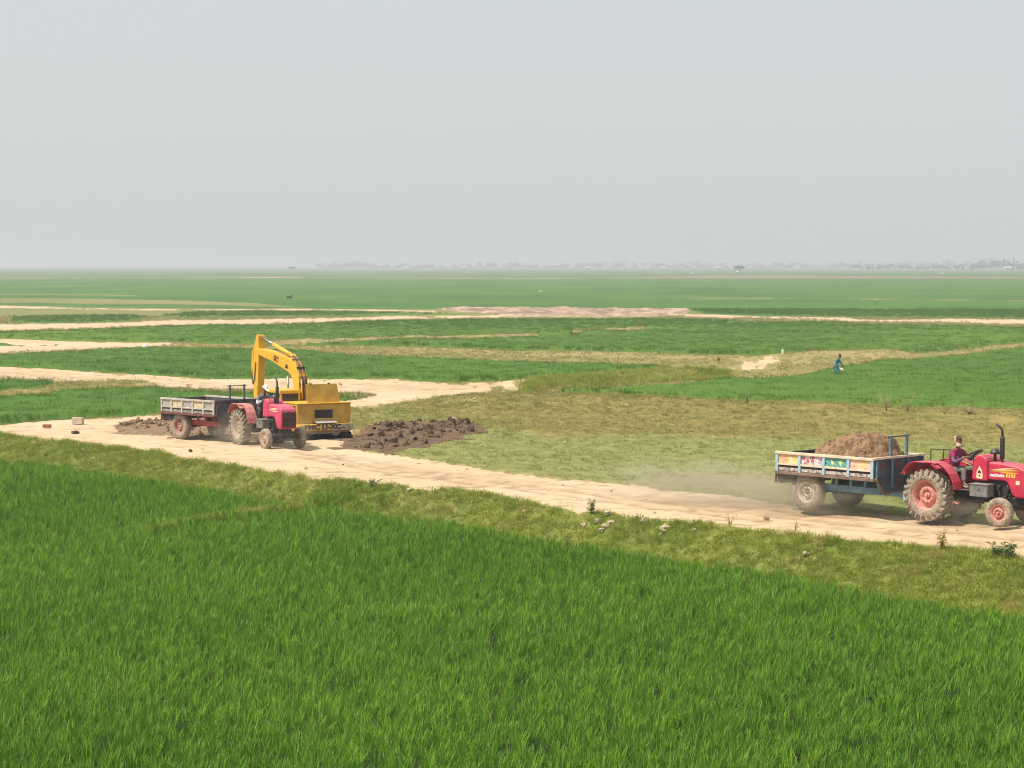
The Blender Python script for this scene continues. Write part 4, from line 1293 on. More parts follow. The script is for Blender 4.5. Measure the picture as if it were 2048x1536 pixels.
BLUE_ST = paint('pale_blue_paint', (0.36, 0.52, 0.62), .5, 0, .25, 6, .18)
BLUE_DK = paint('dull_blue_paint', (0.10, 0.20, 0.27), .55, 0, .35, 5, .22)
BLUE_HD = paint('dark_teal_paint', (0.045, 0.075, 0.095), .6, 0, .45, 4, .14, .3, (0.20, .17, .14))
CREAM_R = paint('cream_rail', (0.68, 0.57, 0.42), .6, 0, .18, 5, .3)
BROWN_IR = paint('rusty_brown', (0.20, 0.12, 0.085), .75, 0, .3, 6, .35)
DARKUN = paint('dark_underside', (0.055, 0.045, 0.04), .8, 0, .4, 5, .25, .2, (.24, .18, .13))
FLOORM = paint('bed_plank', (0.25, 0.19, 0.13), .85, 0, .3, 4, .45)
WHITE_LOW = panel_mat('worn_white', (.62, .57, .55), (.42, .36, .33), (.20, .14, .12), 9)
STY_BLUE = dict(n=4, under=DARKUN, floor=FLOORM, rail=CREAM_R, rail2=CREAM_R, sill=BROWN_IR, stake=BLUE_ST, lower=WHITE_LOW, head=BLUE_HD, headrail=CREAM_R,
                hstake=BLUE_DK, brace=BROWN_IR, motif=paint('red_motif', (.16, .05, .05), .7, 0, .4, 9, .3, .2, (.10, .09, .09)), dark=DARKUN, chassis=paint('blue_chassis', (0.14, 0.27, 0.34), .55, 0, .3, 5, .3),
                jack=BLUE_ST, post=BLUE_DK, bar=BLACK, tyre=RUBBER, rim=paint('pale_rim', (.62, .54, .45), .6, 0, .2, 6, .45, .3, (.6, .48, .36)), hub=BROWN_IR,
                panels=[panel_mat('panel_yellow', (.80, .52, .16), (.82, .66, .38), (.75, .36, .22), 4),
                        panel_mat('panel_red', (.55, .06, .07), (.70, .62, .60), (.30, .34, .42), 7, 'cell'),
                        panel_mat('panel_green', (.06, .22, .42), (.16, .42, .16), (.70, .66, .22), 3, 'ring'),
                        panel_mat('panel_peach', (.82, .56, .22), (.80, .50, .38), (.70, .30, .26), 5)])
GREY_ST = paint('grey_stake', (0.50, 0.455, 0.40), .7, 0, .25, 6, .3)
GREY_DK = paint('slate_paint', (0.085, 0.08, 0.08), .7, 0, .35, 5, .25, .25, (.26, .22, .18))
STY_GREY = dict(n=5, under=GREY_DK, floor=FLOORM, rail=GREY_ST, rail2=GREY_ST, sill=paint('dark_maroon', (.16, .05, .045), .7, 0, .3, 5, .25), stake=GREY_ST, lower=paint('grey_low', (.27, .25, .23), .75, 0, .3, 6, .3), head=GREY_DK, headrail=GREY_DK,
                hstake=GREY_DK, brace=GREY_DK, dark=DARKUN, chassis=paint('red_chassis', (.33, .055, .055), .6, 0, .3, 5, .25),
                jack=GREY_ST, post=paint('grey_post', (.13, .125, .13), .6, 0, .25, 5, .15), bar=paint('grey_bar', (.13, .125, .13), .6), tyre=RUBBER, rim=paint('rust_rim', (.32, .12, .09), .7, 0, .3, 6, .4), hub=RIM_DUST,
                panels=[panel_mat('panel_grey', (.40, .37, .35), (.33, .30, .28), (.46, .42, .37), 6), panel_mat('panel_ochre', (.66, .50, .20), (.58, .48, .30), (.45, .40, .34), 6)])

def wheel_foot(px, py, rz, loc):
    """root so that the thing's local ground point loc meets the ground seen at a pixel"""
    w = at(px, py, 0)
    c, s = math.cos(rz), math.sin(rz)
    return Vector((w.x - (loc[0] * c - loc[1] * s), w.y - (loc[0] * s + loc[1] * c), 0))

RZ1 = -R(46)
TR1 = wheel_foot(1853, 1042, RZ1, (0, -.80))
tractor1 = make_tractor(TR1, RZ1, RED, RED, RED_RIM, RED_RIM, RUBBER, R(6), 'new')
tag(tractor1, 'bright red tractor pulling the loaded blue trailer, cut by the frame edge', 'tractor', 'tractors on the dirt track')
RZ1T = -R(47)
TL1 = wheel_foot(1614, 1022, RZ1T, (0, -.90))
trailer1 = make_trailer(TL1, RZ1T, STY_BLUE)
tag(trailer1, 'blue tipping trailer with colourful painted side panels, loaded with brown soil', 'trailer', 'tractor trailers')

RZ2 = -R(60)
TR2 = wheel_foot(478, 891, RZ2, (0, -.80))
tractor2 = make_tractor(TR2, RZ2, RED_FADE, RED_FENDER, RIM_DUST, RIM_DUST, RUBBER, R(3), 'old')
tag(tractor2, 'dusty pinkish red tractor driven past the yellow excavator', 'tractor', 'tractors on the dirt track')
RZ2T = -R(45)
TL2 = wheel_foot(360, 879, RZ2T, (0, -.90))
trailer2 = make_trailer(TL2, RZ2T, STY_GREY)
tag(trailer2, 'empty grey trailer with pale slatted sides behind the pinkish tractor', 'trailer', 'tractor trailers')

# ------------------------------------------------------------------ excavator
YEL = paint('excavator_yellow', (0.72, 0.40, 0.022), .42, 0, .10, 2.5, .12, .45, (.62, .42, .16))
YEL_SHADE = paint('excavator_yellow_shaded', (0.62, 0.35, 0.040), .5, 0, .18, 2.5, .16, .4, (.62, .44, .2))  # darker yellow: shade of the rear and right faces put into the colour
CW_GREY = paint('weathered_counterweight', (0.48, 0.41, 0.27), .7, 0, .35, 2, .25)
GLASS = paint('cab_glass', (0.03, 0.035, 0.04), .08, 0, .2, 4, .06, .7)
LETTER = paint('dark_letter', (0.055, 0.03, 0.02), .7, 0, .2, 8, .05)
HOSE = paint('hose_rubber', (0.03, 0.025, 0.022), .6, 0, .3, 9, .25)
TRACKM = paint('crawler_steel', (0.030, 0.026, 0.024), .8, .1, .3, 6, .18, .2, (.15, .10, .07))

def make_excavator(loc, rz):
    t = empty('excavator', loc, rz)
    # crawler units
    for s in (-1, 1):
        y0, y1 = sorted((s * .68, s * 1.14))
        prof = []
        for k in range(9):
            a = R(90) + R(180) * k / 8
            prof.append((-1.35 + .36 * math.cos(a), .37 + .36 * math.sin(a)))
        for k in range(9):
            a = R(-90) + R(180) * k / 8
            prof.append((1.35 + .36 * math.cos(a), .37 + .36 * math.sin(a)))
        fr = MB().prism([(-1.2, .2), (1.2, .2), (1.2, .52), (-1.2, .52)], y0 + .08, y1 - .08).build('track_frame', TRACKM, t)
        sh = None
        L = 0
        segs = []
        for (a, b) in zip(prof, prof[1:] + prof[:1]):
            segs.append((Vector(a), Vector(b)))
        tot = sum((b - a).length for a, b in segs)
        nsh = 46
        for k in range(nsh):
            d = tot * k / nsh
            for a, b in segs:
                if d <= (b - a).length: break
                d -= (b - a).length
            p = a + (b - a).normalized() * d
            ang = math.atan2((b - a).y, (b - a).x)
            if sh is None:
                o_ = MB().box((0, 0, 0), (.13, .46, .035)).box((0, 0, -.03), (.03, .46, .04)).build('track_shoe', TRACKM, fr); sh = o_.data
            else:
                o_ = link('track_shoe', sh, fr)
            o_.location = (p.x, s * .91, p.y); o_.rotation_euler = (0, -ang, 0)
        for xx, r in ((-1.35, .3), (1.35, .3), (-.6, .14), (0, .14), (.6, .14)):
            MB().cyl((xx, y0 + .06, .37 if r > .2 else .2), (xx, y1 - .06, .37 if r > .2 else .2), r, r, 16).build('roller', TRACKM, fr)
    MB().b2(-.7, .7, -.7, .7, .4, .62).cyl((0, 0, .6), (0, 0, .80), .6, .6, 24).build('car_body', TRACKM, t)
    # house
    W = 1.14
    house = MB().b2(-1.5, 1.15, -W, W, 1.10, 1.86).build('house', YEL_SHADE, t, .03)
    MB().b2(-1.42, 1.5, -W + .02, W - .02, .80, 1.098).build('base_frame', YEL_SHADE, t, .02)
    MB().b2(-1.54, 1.16, -W - .02, W + .02, 1.862, 1.90).build('deck_edge', YEL, house, .01)
    # rear: grille opening, drop-down flap, seam
    fr = MB()
    ga, gb, gc, gd = -.36, .42, 1.31, 1.64
    fr.b2(-1.525, -1.502, ga - .06, ga, gc - .06, gd + .06).b2(-1.525, -1.502, gb, gb + .06, gc - .06, gd + .06).b2(-1.525, -1.502, ga, gb, gd, gd + .06).b2(-1.525, -1.502, ga, gb, gc - .06, gc)
    fr.build('grille_frame', YEL_SHADE, house, .005)
    gr = MB().b2(-1.508, -1.502, ga, gb, gc, gd).build('grille', paint('dark_mesh', (.035, .035, .04), .7, 0, .4, 20, .2, .3, (.16, .15, .15)), house)
    for k in range(9):
        MB().b2(-1.516, -1.509, ga + .02, gb - .02, gc + .02 + k * .036, gc + .034 + k * .036).build('grille_slat', HOSE, gr)
    MB().add([(-1.51, ga - .04, gc - .07), (-1.51, gb + .06, gc - .07), (-1.78, gb + .0, gc - .17), (-1.78, ga - .1, gc - .17),
              (-1.51, ga - .04, gc - .085), (-1.51, gb + .06, gc - .085), (-1.78, gb + .0, gc - .185), (-1.78, ga - .1, gc - .185)],
             [(0, 1, 2, 3), (7, 6, 5, 4), (0, 4, 5, 1), (1, 5, 6, 2), (2, 6, 7, 3), (3, 7, 4, 0)]).build('flap', paint('grey_flap', (.42, .37, .33), .7, 0, .2, 5, .3), house)
    # counterweight slab with lettering
    prof = [(-1.62, .80), (-1.36, .80), (-1.36, 1.10), (-1.66, 1.10), (-1.72, 1.05), (-1.72, .88)]
    cw = MB().prism(prof, -W - .02, W + .02).build('counterweight', YEL, t, .035)
    MB().b2(-1.728, -1.7205, -.30, 1.0, .86, 1.07).build('letter_band', paint('tan_band', (.78, .52, .16), .7, 0, .2, 3, .2), cw)
    MB().b2(-1.728, -1.7205, -1.14, -.302, .83, 1.09).build('worn_band', CW_GREY, cw)
    lettering('FMC LI-XC', .27, LETTER, cw, (-1.731, .16, .968), (math.pi / 2, 0, -math.pi / 2), sx=1.22, bold=.012)
    for k, (yy, zz) in enumerate(((1.04, .96), (-.72, .93), (-.88, 1.02), (-.98, .92))):
        MB().box((-1.731, yy, zz), (.006, .10 if k < 2 else .05, .035), (R(20), 0, 0)).build('paint_fleck', LETTER, cw)
    MB().b2(-1.5, -1.2, -W + .1, W - .1, .70, .80).build('belly_plate', CW_GREY, t, .02)
    # left flank: louvre opening
    lf = MB().b2(-1.35, -.75, W + .001, W + .012, 1.60, 1.80).build('side_opening', paint('opening_dark', (.10, .03, .02), .8), house)
    MB().b2(-1.45, .1, W + .001, W + .02, 1.14, 1.52).build('side_door', YEL, house, .006)
    MB().b2(-1.45, -.7, -W - .02, -W - .001, 1.14, 1.80).build('side_door', YEL_SHADE, house, .006)
    # raised engine cover
    hd = MB().add([(-1.30, .62, 1.90), (-1.30, -.78, 1.90), (-1.16, -.70, 2.62), (-1.16, .62, 2.62), (-1.26, .62, 1.90), (-1.26, -.78, 1.90), (-1.12, -.70, 2.62), (-1.12, .62, 2.62)],
             [(3, 2, 1, 0), (4, 5, 6, 7), (0, 1, 5, 4), (1, 2, 6, 5), (2, 3, 7, 6), (3, 0, 4, 7)]).build('engine_cover', YEL_SHADE, t, .012)
    MB().box((-1.14, .42, 2.63), (.05, .10, .04)).build('latch', LETTER, hd); MB().box((-1.14, -.36, 2.63), (.05, .08, .05)).build('latch', LETTER, hd)
    MB().cyl((-.3, .1, 1.9), (-.3, .1, 2.12), .05, .05, 10).build('exhaust', HOSE, t)
    # cab
    cx0, cx1, cy0, cy1 = .15, 1.55, .28, 1.12
    cab = MB().prism([(cx0, 1.10), (cx1 + .05, 1.10), (cx1 + .05, 1.55), (cx1, 1.58), (cx0, 1.58)], cy0, cy1).build('cab', YEL, t, .02)
    for (xx, yy) in ((cx0, cy0), (cx0, cy1 - .08), (cx1 - .08, cy0), (cx1 - .08, cy1 - .08)):
        MB().b2(xx, xx + .08, yy, yy + .08, 1.58, 2.20).build('cab_post', YEL, cab, .01)
    MB().b2(cx0 - .06, cx1 + .06, cy0 - .04, cy1 + .04, 2.20, 2.34).build('cab_roof', YEL, cab, .03)
    for a in ((cx0 + .02, cx0 + .03, cy0 + .08, cy1 - .08), (cx1 - .03, cx1 - .02, cy0 + .08, cy1 - .08), (cx0 + .08, cx1 - .08, cy0 + .02, cy0 + .03), (cx0 + .08, cx1 - .08, cy1 - .03, cy1 - .02)):
        MB().b2(*a, 1.58, 2.20).build('window_pane', GLASS, cab)
    MB().prism([(.55, 1.2), (1.0, 1.2), (1.0, 1.32), (.68, 1.34), (.62, 1.9), (.52, 1.9)], .5, .92).build('seat', SEATM, cab, .03)
    # boom: gooseneck box beam, foot at (.75, 1.35)
    fx = .58
    up = [(fx - .22, 1.30), (fx - .08, 3.08), (fx + .24, 3.60), (fx + .62, 3.78), (fx + 2.4, 4.04), (fx + 4.05, 4.15)]
    lo = [(fx + .24, 1.28), (fx + .40, 2.72), (fx + .62, 3.04), (fx + .88, 3.18), (fx + 2.5, 3.60), (fx + 4.10, 3.88)]
    drop = lambda q: [(x, 1.3 + (z - 1.3) * .885) for x, z in q]
    up, lo = drop(up), drop(lo)
    b = MB()
    by = 0.0
    secs = []
    for u, l in zip(up, lo):
        secs.append([(u[0], by + .19, u[1]), (u[0], by - .19, u[1]), (l[0], by - .19, l[1]), (l[0], by + .19, l[1])])
    b.loft(secs, smooth=False)
    boom = b.build('boom', YEL, t, .02)
    for s in (-1, 1):
        rot = (math.pi / 2, R(-12) if s < 0 else R(12), 0 if s < 0 else math.pi)
    lettering('SKT', .30, LETTER, boom, (fx + 2.1, by + .194, 3.442), (math.pi / 2, R(10), math.pi), bold=.012)
    MB().prism([(fx + .9, 3.105), (fx + 1.22, 3.123), (fx + 1.12, 3.300), (fx + .98, 3.265)], by + .191, by + .196).build('boom_mark', LETTER, boom)
    MB().prism([(fx + 1.1, 3.513), (fx + .62, 3.424), (fx + .78, 3.672), (fx + .98, 3.707)], by - .10, by + .10).build('cylinder_bracket', YEL, boom, .01)
    # arm cylinder lying on the boom
    tip = (fx + 4.02, 4.28)
    c0 = Vector((fx + .88, by, 3.62)); c1 = Vector((tip[0], by, tip[1])); cm_ = c0.lerp(c1, .60)
    MB().cyl(c0, cm_, .085, .085, 14).build('arm_cylinder', YEL, t)
    MB().cyl(cm_, c1, .042, .042, 12).build('piston_rod', STEEL, t)
    # boom lift cylinders
    for s in (-1, 1):
        p0, p1 = Vector((fx + .62, s * .32, 1.30)), Vector((fx + .78, s * .26, 2.82)); pm_ = p0.lerp(p1, .45)
        lc = MB().cyl(p0, pm_, .075, .075, 14).build('lift_cylinder', YEL, t)
        MB().cyl(pm_, p1, .042, .042, 12).build('piston_rod', STEEL, lc)
    # arm
    ax_ = fx + 4.15
    arm = MB().prism([(ax_ - .16, 4.36), (ax_ + .05, 4.38), (ax_ + .30, 3.98), (ax_ + .44, 3.55), (ax_ + .46, 3.0), (ax_ + .34, 1.05), (ax_ + .10, 1.05), (ax_ - .12, 3.0), (ax_ - .16, 3.40)], by - .15, by + .15).build('arm', YEL, t, .02)
    MB().prism([(ax_ + .32, 3.85), (ax_ + .50, 3.7), (ax_ + .58, 3.05), (ax_ + .50, 2.65), (ax_ + .44, 2.95)], by - .10, by + .17).build('arm_bracket', YEL, arm, .01)
    c0 = Vector((ax_ + .56, by, 3.55)); c1 = Vector((ax_ + .52, by, 1.25)); cm_ = c0.lerp(c1, .55)
    bc = MB().cyl(c0, cm_, .08, .08, 14).build('bucket_cylinder', YEL, t)
    MB().cyl(cm_, c1, .04, .04, 12).build('piston_rod', STEEL, bc)
    MB().tube([(ax_ + .6, by + .12, 3.55), (ax_ + .66, by + .12, 2.85), (ax_ + .58, by + .12, 2.4), (ax_ + .4, by + .17, 2.35), (ax_ + .2, by + .18, 2.6), (ax_ + .1, by + .18, 3.25)], .022, 6).build('hose', HOSE, t)
    # bucket curled under the arm
    bk = MB()
    outer = [(ax_ + .36, 1.12), (ax_ + .62, .86), (ax_ + .66, .48), (ax_ + .48, .18), (ax_ + .12, .05), (ax_ - .32, .12)]
    inner = [(ax_ - .30, .17), (ax_ + .10, .11), (ax_ + .43, .23), (ax_ + .59, .50), (ax_ + .55, .82), (ax_ + .34, 1.04)]
    bk.prism(outer + inner, -.45, .45)
    for s in (-1, 1):
        bk.prism([(ax_ + .36, 1.08), (ax_ + .60, .84), (ax_ + .62, .48), (ax_ + .45, .21), (ax_ + .10, .09), (ax_ - .30, .15), (ax_ + .0, .62), (ax_ + .12, 1.1)], *sorted((s * .44, s * .455)))
    for k in range(5):
        bk.box((ax_ - .38, -.4 + k * .2, .15), (.18, .06, .04))
    bk.build('bucket', TRACKM, t)
    # hoses running up the back of the boom
    for k, yy in enumerate((-.13, -.05, .04, .12)):
        pts = [(fx - .24, yy, 1.45), (fx - .25 - .02 * k, yy, 2.1), (fx - .12, yy, 2.76), (fx + .16, yy, 3.30), (fx + .66, yy, 3.60), (fx + 1.3, yy, 3.65)]
        MB().tube(pts, .026, 6).build('hose', HOSE if k % 2 == 0 else paint('dusty_hose', (.30, .17, .09), .7), boom)
    for (xx, zz) in ((fx - .17, 2.54), (fx + .10, 3.18), (fx + .5, 3.48)):
        MB().box((xx, 0, zz), (.10, .36, .06)).build('hose_clamp', LETTER, boom)
    for yy in (-.2, .2):
        MB().tube([(fx - .34, yy * .8, 1.86), (fx - .36, yy * .8, 2.2), (fx - .30, yy * .8, 2.75)], .028, 8).build('pipe', YEL, boom)
    # handrails on the deck
    MB().tube([(.6, -1.0, 1.9), (.6, -1.0, 2.3), (-.3, -1.0, 2.3), (-.3, -1.0, 1.9)], .018, 6).build('handrail', YEL, t)
    return t

excavator = make_excavator(EXP, EX_RZ)
tag(excavator, 'yellow crawler excavator seen from behind with its engine cover open', 'excavator')
# ------------------------------------------------------------------ people
SKIN = paint('brown_skin', (0.17, 0.085, 0.05), .6, 0, .12, 8, 0)
HAIR = paint('black_hair', (0.012, 0.010, 0.010), .6, 0, .2, 20, 0)

def skin(name, nodes, edges, mat, parent, root, sub=2, loc=None, rot=None):
    """one continuous limb surface grown round a skeleton: nodes {id: (co, radius)}"""
    ids = list(nodes)
    me = bpy.data.meshes.new(name)
    bm = bmesh.new()
    lay = bm.verts.layers.skin.verify()
    vs = {}
    for i in ids:
        v = bm.verts.new(nodes[i][0]); vs[i] = v
        r = nodes[i][1]
        v[lay].radius = r if isinstance(r, tuple) else (r, r)
        v[lay].use_root = (i == root)
    for a, b in edges:
        bm.edges.new((vs[a], vs[b]))
    bm.to_mesh(me); bm.free()
    me.materials.append(mat)
    o = link(name, me, parent, loc)
    if rot: o.rotation_euler = rot
    sk = o.modifiers.new('skin', 'SKIN'); sk.use_smooth_shade = True
    ss = o.modifiers.new('smooth', 'SUBSURF'); ss.levels = sub; ss.render_levels = sub
    return o

def chain(*ids):
    return list(zip(ids[:-1], ids[1:]))

def hand(nodes, edges, side, wrist, fwd, down, curl=0.6):
    """palm with four fingers and a thumb from the wrist"""
    f = Vector(fwd).normalized(); d = Vector(down).normalized(); s = f.cross(d).normalized() * (1 if side == 'r' else -1)
    w = Vector(wrist)
    p = side + 'palm'
    nodes[p] = (w + f * .05, (.034, .02)); edges += chain(side + 'wrist', p)
    for k, (o, L) in enumerate(((-.028, .070), (-.009, .080), (.010, .075), (.028, .060))):
        a, b, c = side + 'f%da' % k, side + 'f%db' % k, side + 'f%dc' % k
        nodes[a] = (w + f * .085 + s * o, .0095)
        nodes[b] = (w + f * (.085 + L * .55) + s * o + d * L * .3 * curl, .0088)
        nodes[c] = (w + f * (.085 + L * .75) + s * o + d * L * .85 * curl, .008)
        edges += chain(p, a, b, c)
    a, b = side + 'ta', side + 'tb'
    nodes[a] = (w + f * .045 - s * .045 + d * .01, .011); nodes[b] = (w + f * .085 - s * .058 + d * .03 * curl, .0095)
    edges += chain(p, a, b)

def figure(root, J, trousers_m, shirt_m, sleeve_m=None, sleeve_to='wrist', shoe_m=None, curl=.8, waist_low=0.0, skirt=None):
    """J: joints in the root's own frame"""
    n, e = {}, []
    def put(k, r): n[k] = (Vector(J[k]), r)
    put('pelvis', (.125, .105)); put('belly', (.12, .10)); put('chest', (.145, .105)); put('neck0', .06); put('neck1', .052)
    put('jaw', (.062, .072)); put('skull', (.078, .098)); put('crown', (.055, .07))
    e += chain('pelvis', 'belly', 'chest', 'neck0', 'neck1', 'jaw', 'skull', 'crown')
    for s in 'lr':
        put(s + 'sh', .058); put(s + 'elbow', .04); put(s + 'wrist', .027)
        put(s + 'hip', .085); put(s + 'knee', .056); put(s + 'ankle', .038); put(s + 'toe', (.04, .026))
        e += chain('chest', s + 'sh', s + 'elbow', s + 'wrist') + chain('pelvis', s + 'hip', s + 'knee', s + 'ankle', s + 'toe')
        hand(n, e, s, J[s + 'wrist'], J.get(s + 'hand_f', (1, 0, -.1)), J.get(s + 'hand_d', (0, 0, -1)), curl)
    body = skin('body', n, e, SKIN, root, 'pelvis')
    H = Vector(J['skull']); F = Vector(J['face']).normalized(); U = (Vector(J['crown']) - Vector(J['jaw'])).normalized()
    S = F.cross(U).normalized()
    # face: nose, eyes, ears, mouth
    nose = MB().loft([[H + F * .095 + U * .012 + S * .008, H + F * .095 + U * .012 - S * .008, H + F * .09 - U * .03 - S * .012, H + F * .09 - U * .03 + S * .012],
                      [H + F * .104 + U * .004 + S * .004, H + F * .104 + U * .004 - S * .004, H + F * .122 - U * .028 - S * .010, H + F * .122 - U * .028 + S * .010]])
    nose.build('nose', SKIN, body)
    for s in (-1, 1):
        c = H + F * .088 + S * s * .032 + U * .012
        MB().lathe([(.001, -.012), (.009, -.009), (.012, 0), (.009, .009), (.001, .012)], c, 8, 'z').build('eye', HAIR, body)
        c = H + S * s * .082 - U * .01
        MB().lathe([(.001, -.03), (.012, -.02), (.014, .0), (.011, .02), (.001, .03)], c, 8, 'z').build('ear', SKIN, body)
    m = H + F * .092 - U * .055
    MB().beam(m - S * .022, m + S * .022, .01, .009).build('mouth', paint('lips', (.16, .05, .04), .5), body)
    # clothes
    n, e = {}, []
    def cl(k, r, at_=None): n[k] = (Vector(at_ if at_ is not None else J[k]), r)
    cl('pelvis', (.150, .125)); cl('belly', (.148, .125)); cl('chest', (.170, .128)); cl('neck0', (.085, .078))
    e += chain('pelvis', 'belly', 'chest', 'neck0')
    for s in 'lr':
        cl(s + 'sh', .078)
        mid = Vector(J[s + 'sh']).lerp(Vector(J[s + 'elbow']), .7)
        cl(s + 'up', .064, mid)
        e += chain('chest', s + 'sh', s + 'up')
    if skirt:
        for k, (p, r) in enumerate(skirt):
            cl('sk%d' % k, r, p)
        e += chain('pelvis', *['sk%d' % k for k in range(len(skirt))])
    shirt = skin('shirt', n, e, shirt_m, root, 'chest')
    if sleeve_m:
        for s in 'lr':
            w = Vector(J[s + 'elbow']).lerp(Vector(J[s + 'wrist']), .82)
            skin('sleeve', {'a': (Vector(J[s + 'sh']).lerp(Vector(J[s + 'elbow']), .25), .069), 'b': (Vector(J[s + 'elbow']), .054), 'c': (w, .042)}, chain('a', 'b', 'c'), sleeve_m, shirt, 'a')
    n, e = {}, []
    cl('pelvis', (.146, .122))
    for s in 'lr':
        cl(s + 'hip', .105); cl(s + 'knee', .074)
        cl(s + 'cuff', .060, Vector(J[s + 'knee']).lerp(Vector(J[s + 'ankle']), .9))
        e += chain('pelvis', s + 'hip', s + 'knee', s + 'cuff')
    skin('trousers', n, e, trousers_m, root, 'pelvis')
    if shoe_m:
        for s in 'lr':
            a, b = Vector(J[s + 'ankle']), Vector(J[s + 'toe'])
            d = (b - a); d.z = 0; d.normalize()
            base = Vector((a.x, a.y, b.z - .02))
            skin('shoe', {'h': (base - d * .05 + Vector((0, 0, .02)), (.045, .04)), 'm': (base + d * .06, (.046, .034)), 't': (base + d * .16 - Vector((0, 0, .004)), (.042, .024))}, chain('h', 'm', 't'), shoe_m, root, 'm')
    return body, H, F, U, S

def dome(H, F, U, S, rx, ry, rz, up=.01, back=.0, cut=-.2, n=14):
    """cap or hair shell over the skull"""
    mb = MB(); secs = []
    for i in range(6):
        v = cut + (1 - cut) * i / 5
        r = math.sqrt(max(0, 1 - v * v)) if v < .999 else .02
        secs.append([H - F * back + U * (up + v * rz) + F * math.cos(2 * math.pi * k / n) * r * rx + S * math.sin(2 * math.pi * k / n) * r * ry for k in range(n)])
    return mb.loft(secs)

# driver of the bright red tractor (joints in the tractor's frame)
J = dict(pelvis=(.26, 0, 1.27), belly=(.28, 0, 1.42), chest=(.33, 0, 1.64), neck0=(.37, 0, 1.79), neck1=(.39, -.005, 1.86), jaw=(.425, -.012, 1.925), skull=(.41, -.012, 2.00), crown=(.40, -.010, 2.09), face=(1, -.25, -.18),
         rsh=(.35, -.20, 1.71), relbow=(.50, -.33, 1.47), rwrist=(.74, -.21, 1.60), lsh=(.35, .20, 1.71), lelbow=(.56, .30, 1.50), lwrist=(.80, .17, 1.72),
         rhip=(.30, -.11, 1.24), rknee=(.70, -.20, 1.29), rankle=(.78, -.30, .96), rtoe=(.93, -.32, .905), lhip=(.30, .11, 1.24), lknee=(.72, .20, 1.30), lankle=(.90, .24, .98), ltoe=(1.05, .25, .91),
         rhand_f=(.9, .15, .35), rhand_d=(.3, .8, -.5), lhand_f=(.8, -.1, .4), lhand_d=(.3, -.8, -.5))
p1 = empty('person', TR1, RZ1, 1.035)
tag(p1, 'driver in magenta vest, violet sleeves and head scarf at the red tractor wheel', 'person', 'people at work')
VIOLET = paint('violet_cloth', (.17, .09, .19), .85, 0, .3, 9, 0)
MAG = paint('magenta_cloth', (.28, .02, .08), .85, 0, .3, 9, 0)
GREYT = paint('grey_trousers', (.17, .155, .135), .9, 0, .3, 9, .1)
body, H, F, U, S = figure(p1, J, GREYT, MAG, VIOLET, shoe_m=paint('dusty_shoe', (.46, .37, .26), .8, 0, .2, 9, .3))
SCARF = paint('beige_scarf', (.56, .38, .31), .9, 0, .3, 14, 0)
dome(H, F, U, S, .098, .088, .112, .012, .004, .30).build('cap', paint('dark_cap', (.10, .035, .025), .8, 0, .3, 9, 0), body)
mb = MB(); secs = []
for z, r1, r2, fo in ((-.16, .085, .10, -.01), (-.11, .085, .085, .0), (-.075, .080, .082, .004), (-.045, .070, .084, -.030), (.0, .062, .088, -.048), (.05, .062, .088, -.048), (.085, .055, .075, -.045), (.105, .03, .04, -.045)):
    secs.append([H + U * z + F * (fo + math.cos(2 * math.pi * k / 16) * r1) + S * math.sin(2 * math.pi * k / 16) * r2 for k in range(16)])
mb.loft(secs).build('head_scarf', SCARF, body)
MB().prism([(0, 0), (.05, .0), (.03, .06), (.022, .06), (.035, .015), (.015, .015)], -.004, .004).build('shirt_mark', paint('pale_print', (.6, .55, .55), .8), body, loc=(.44, -.155, 1.56), rot=(0, 0, R(30)))

# driver of the dusty tractor
J = dict(pelvis=(.24, 0, 1.27), belly=(.29, 0, 1.42), chest=(.40, 0, 1.62), neck0=(.48, 0, 1.75), neck1=(.52, 0, 1.81), jaw=(.57, 0, 1.89), skull=(.57, 0, 1.97), crown=(.575, 0, 2.06), face=(1, .05, -.45),
         rsh=(.42, -.20, 1.68), relbow=(.58, -.31, 1.46), rwrist=(.80, -.19, 1.60), lsh=(.42, .20, 1.68), lelbow=(.60, .30, 1.50), lwrist=(.84, .18, 1.72),
         rhip=(.28, -.11, 1.24), rknee=(.62, -.22, 1.27), rankle=(.66, -.32, .95), rtoe=(.81, -.35, .905), lhip=(.28, .11, 1.24), lknee=(.66, .22, 1.30), lankle=(.80, .26, .98), ltoe=(.95, .27, .91),
         rhand_f=(.9, .15, .35), rhand_d=(.3, .8, -.5), lhand_f=(.8, -.1, .4), lhand_d=(.3, -.8, -.5))
p2 = empty('person', TR2, RZ2, 1.06)
tag(p2, 'driver in white cap and dark grey vest leaning over the pinkish tractor wheel', 'person', 'people at work')
DGREY = paint('charcoal_cloth', (.15, .15, .165), .9, 0, .3, 9, .05)
PALE = paint('pale_cloth', (.52, .54, .57), .9, 0, .15, 9, 0)
body, H, F, U, S = figure(p2, J, paint('dark_trousers', (.05, .048, .05), .9, 0, .3, 9, .08), DGREY, PALE, shoe_m=paint('brown_shoe', (.20, .13, .09), .8))
cap = dome(H, F, U, S, .112, .100, .10, .03, .0, .0).build('cap', paint('white_cap', (.82, .80, .78), .8, 0, .06, 9, 0), body)
MB().add([H + F * .09 + S * .07 + U * .035, H + F * .09 - S * .07 + U * .035, H + F * .20 - S * .05 + U * .015, H + F * .20 + S * .05 + U * .015,
          H + F * .09 + S * .07 + U * .045, H + F * .09 - S * .07 + U * .045, H + F * .20 - S * .05 + U * .022, H + F * .20 + S * .05 + U * .022],
         [(3, 2, 1, 0), (4, 5, 6, 7), (0, 1, 5, 4), (1, 2, 6, 5), (2, 3, 7, 6), (3, 0, 4, 7)]).build('cap_peak', cap.data.materials[0], cap)

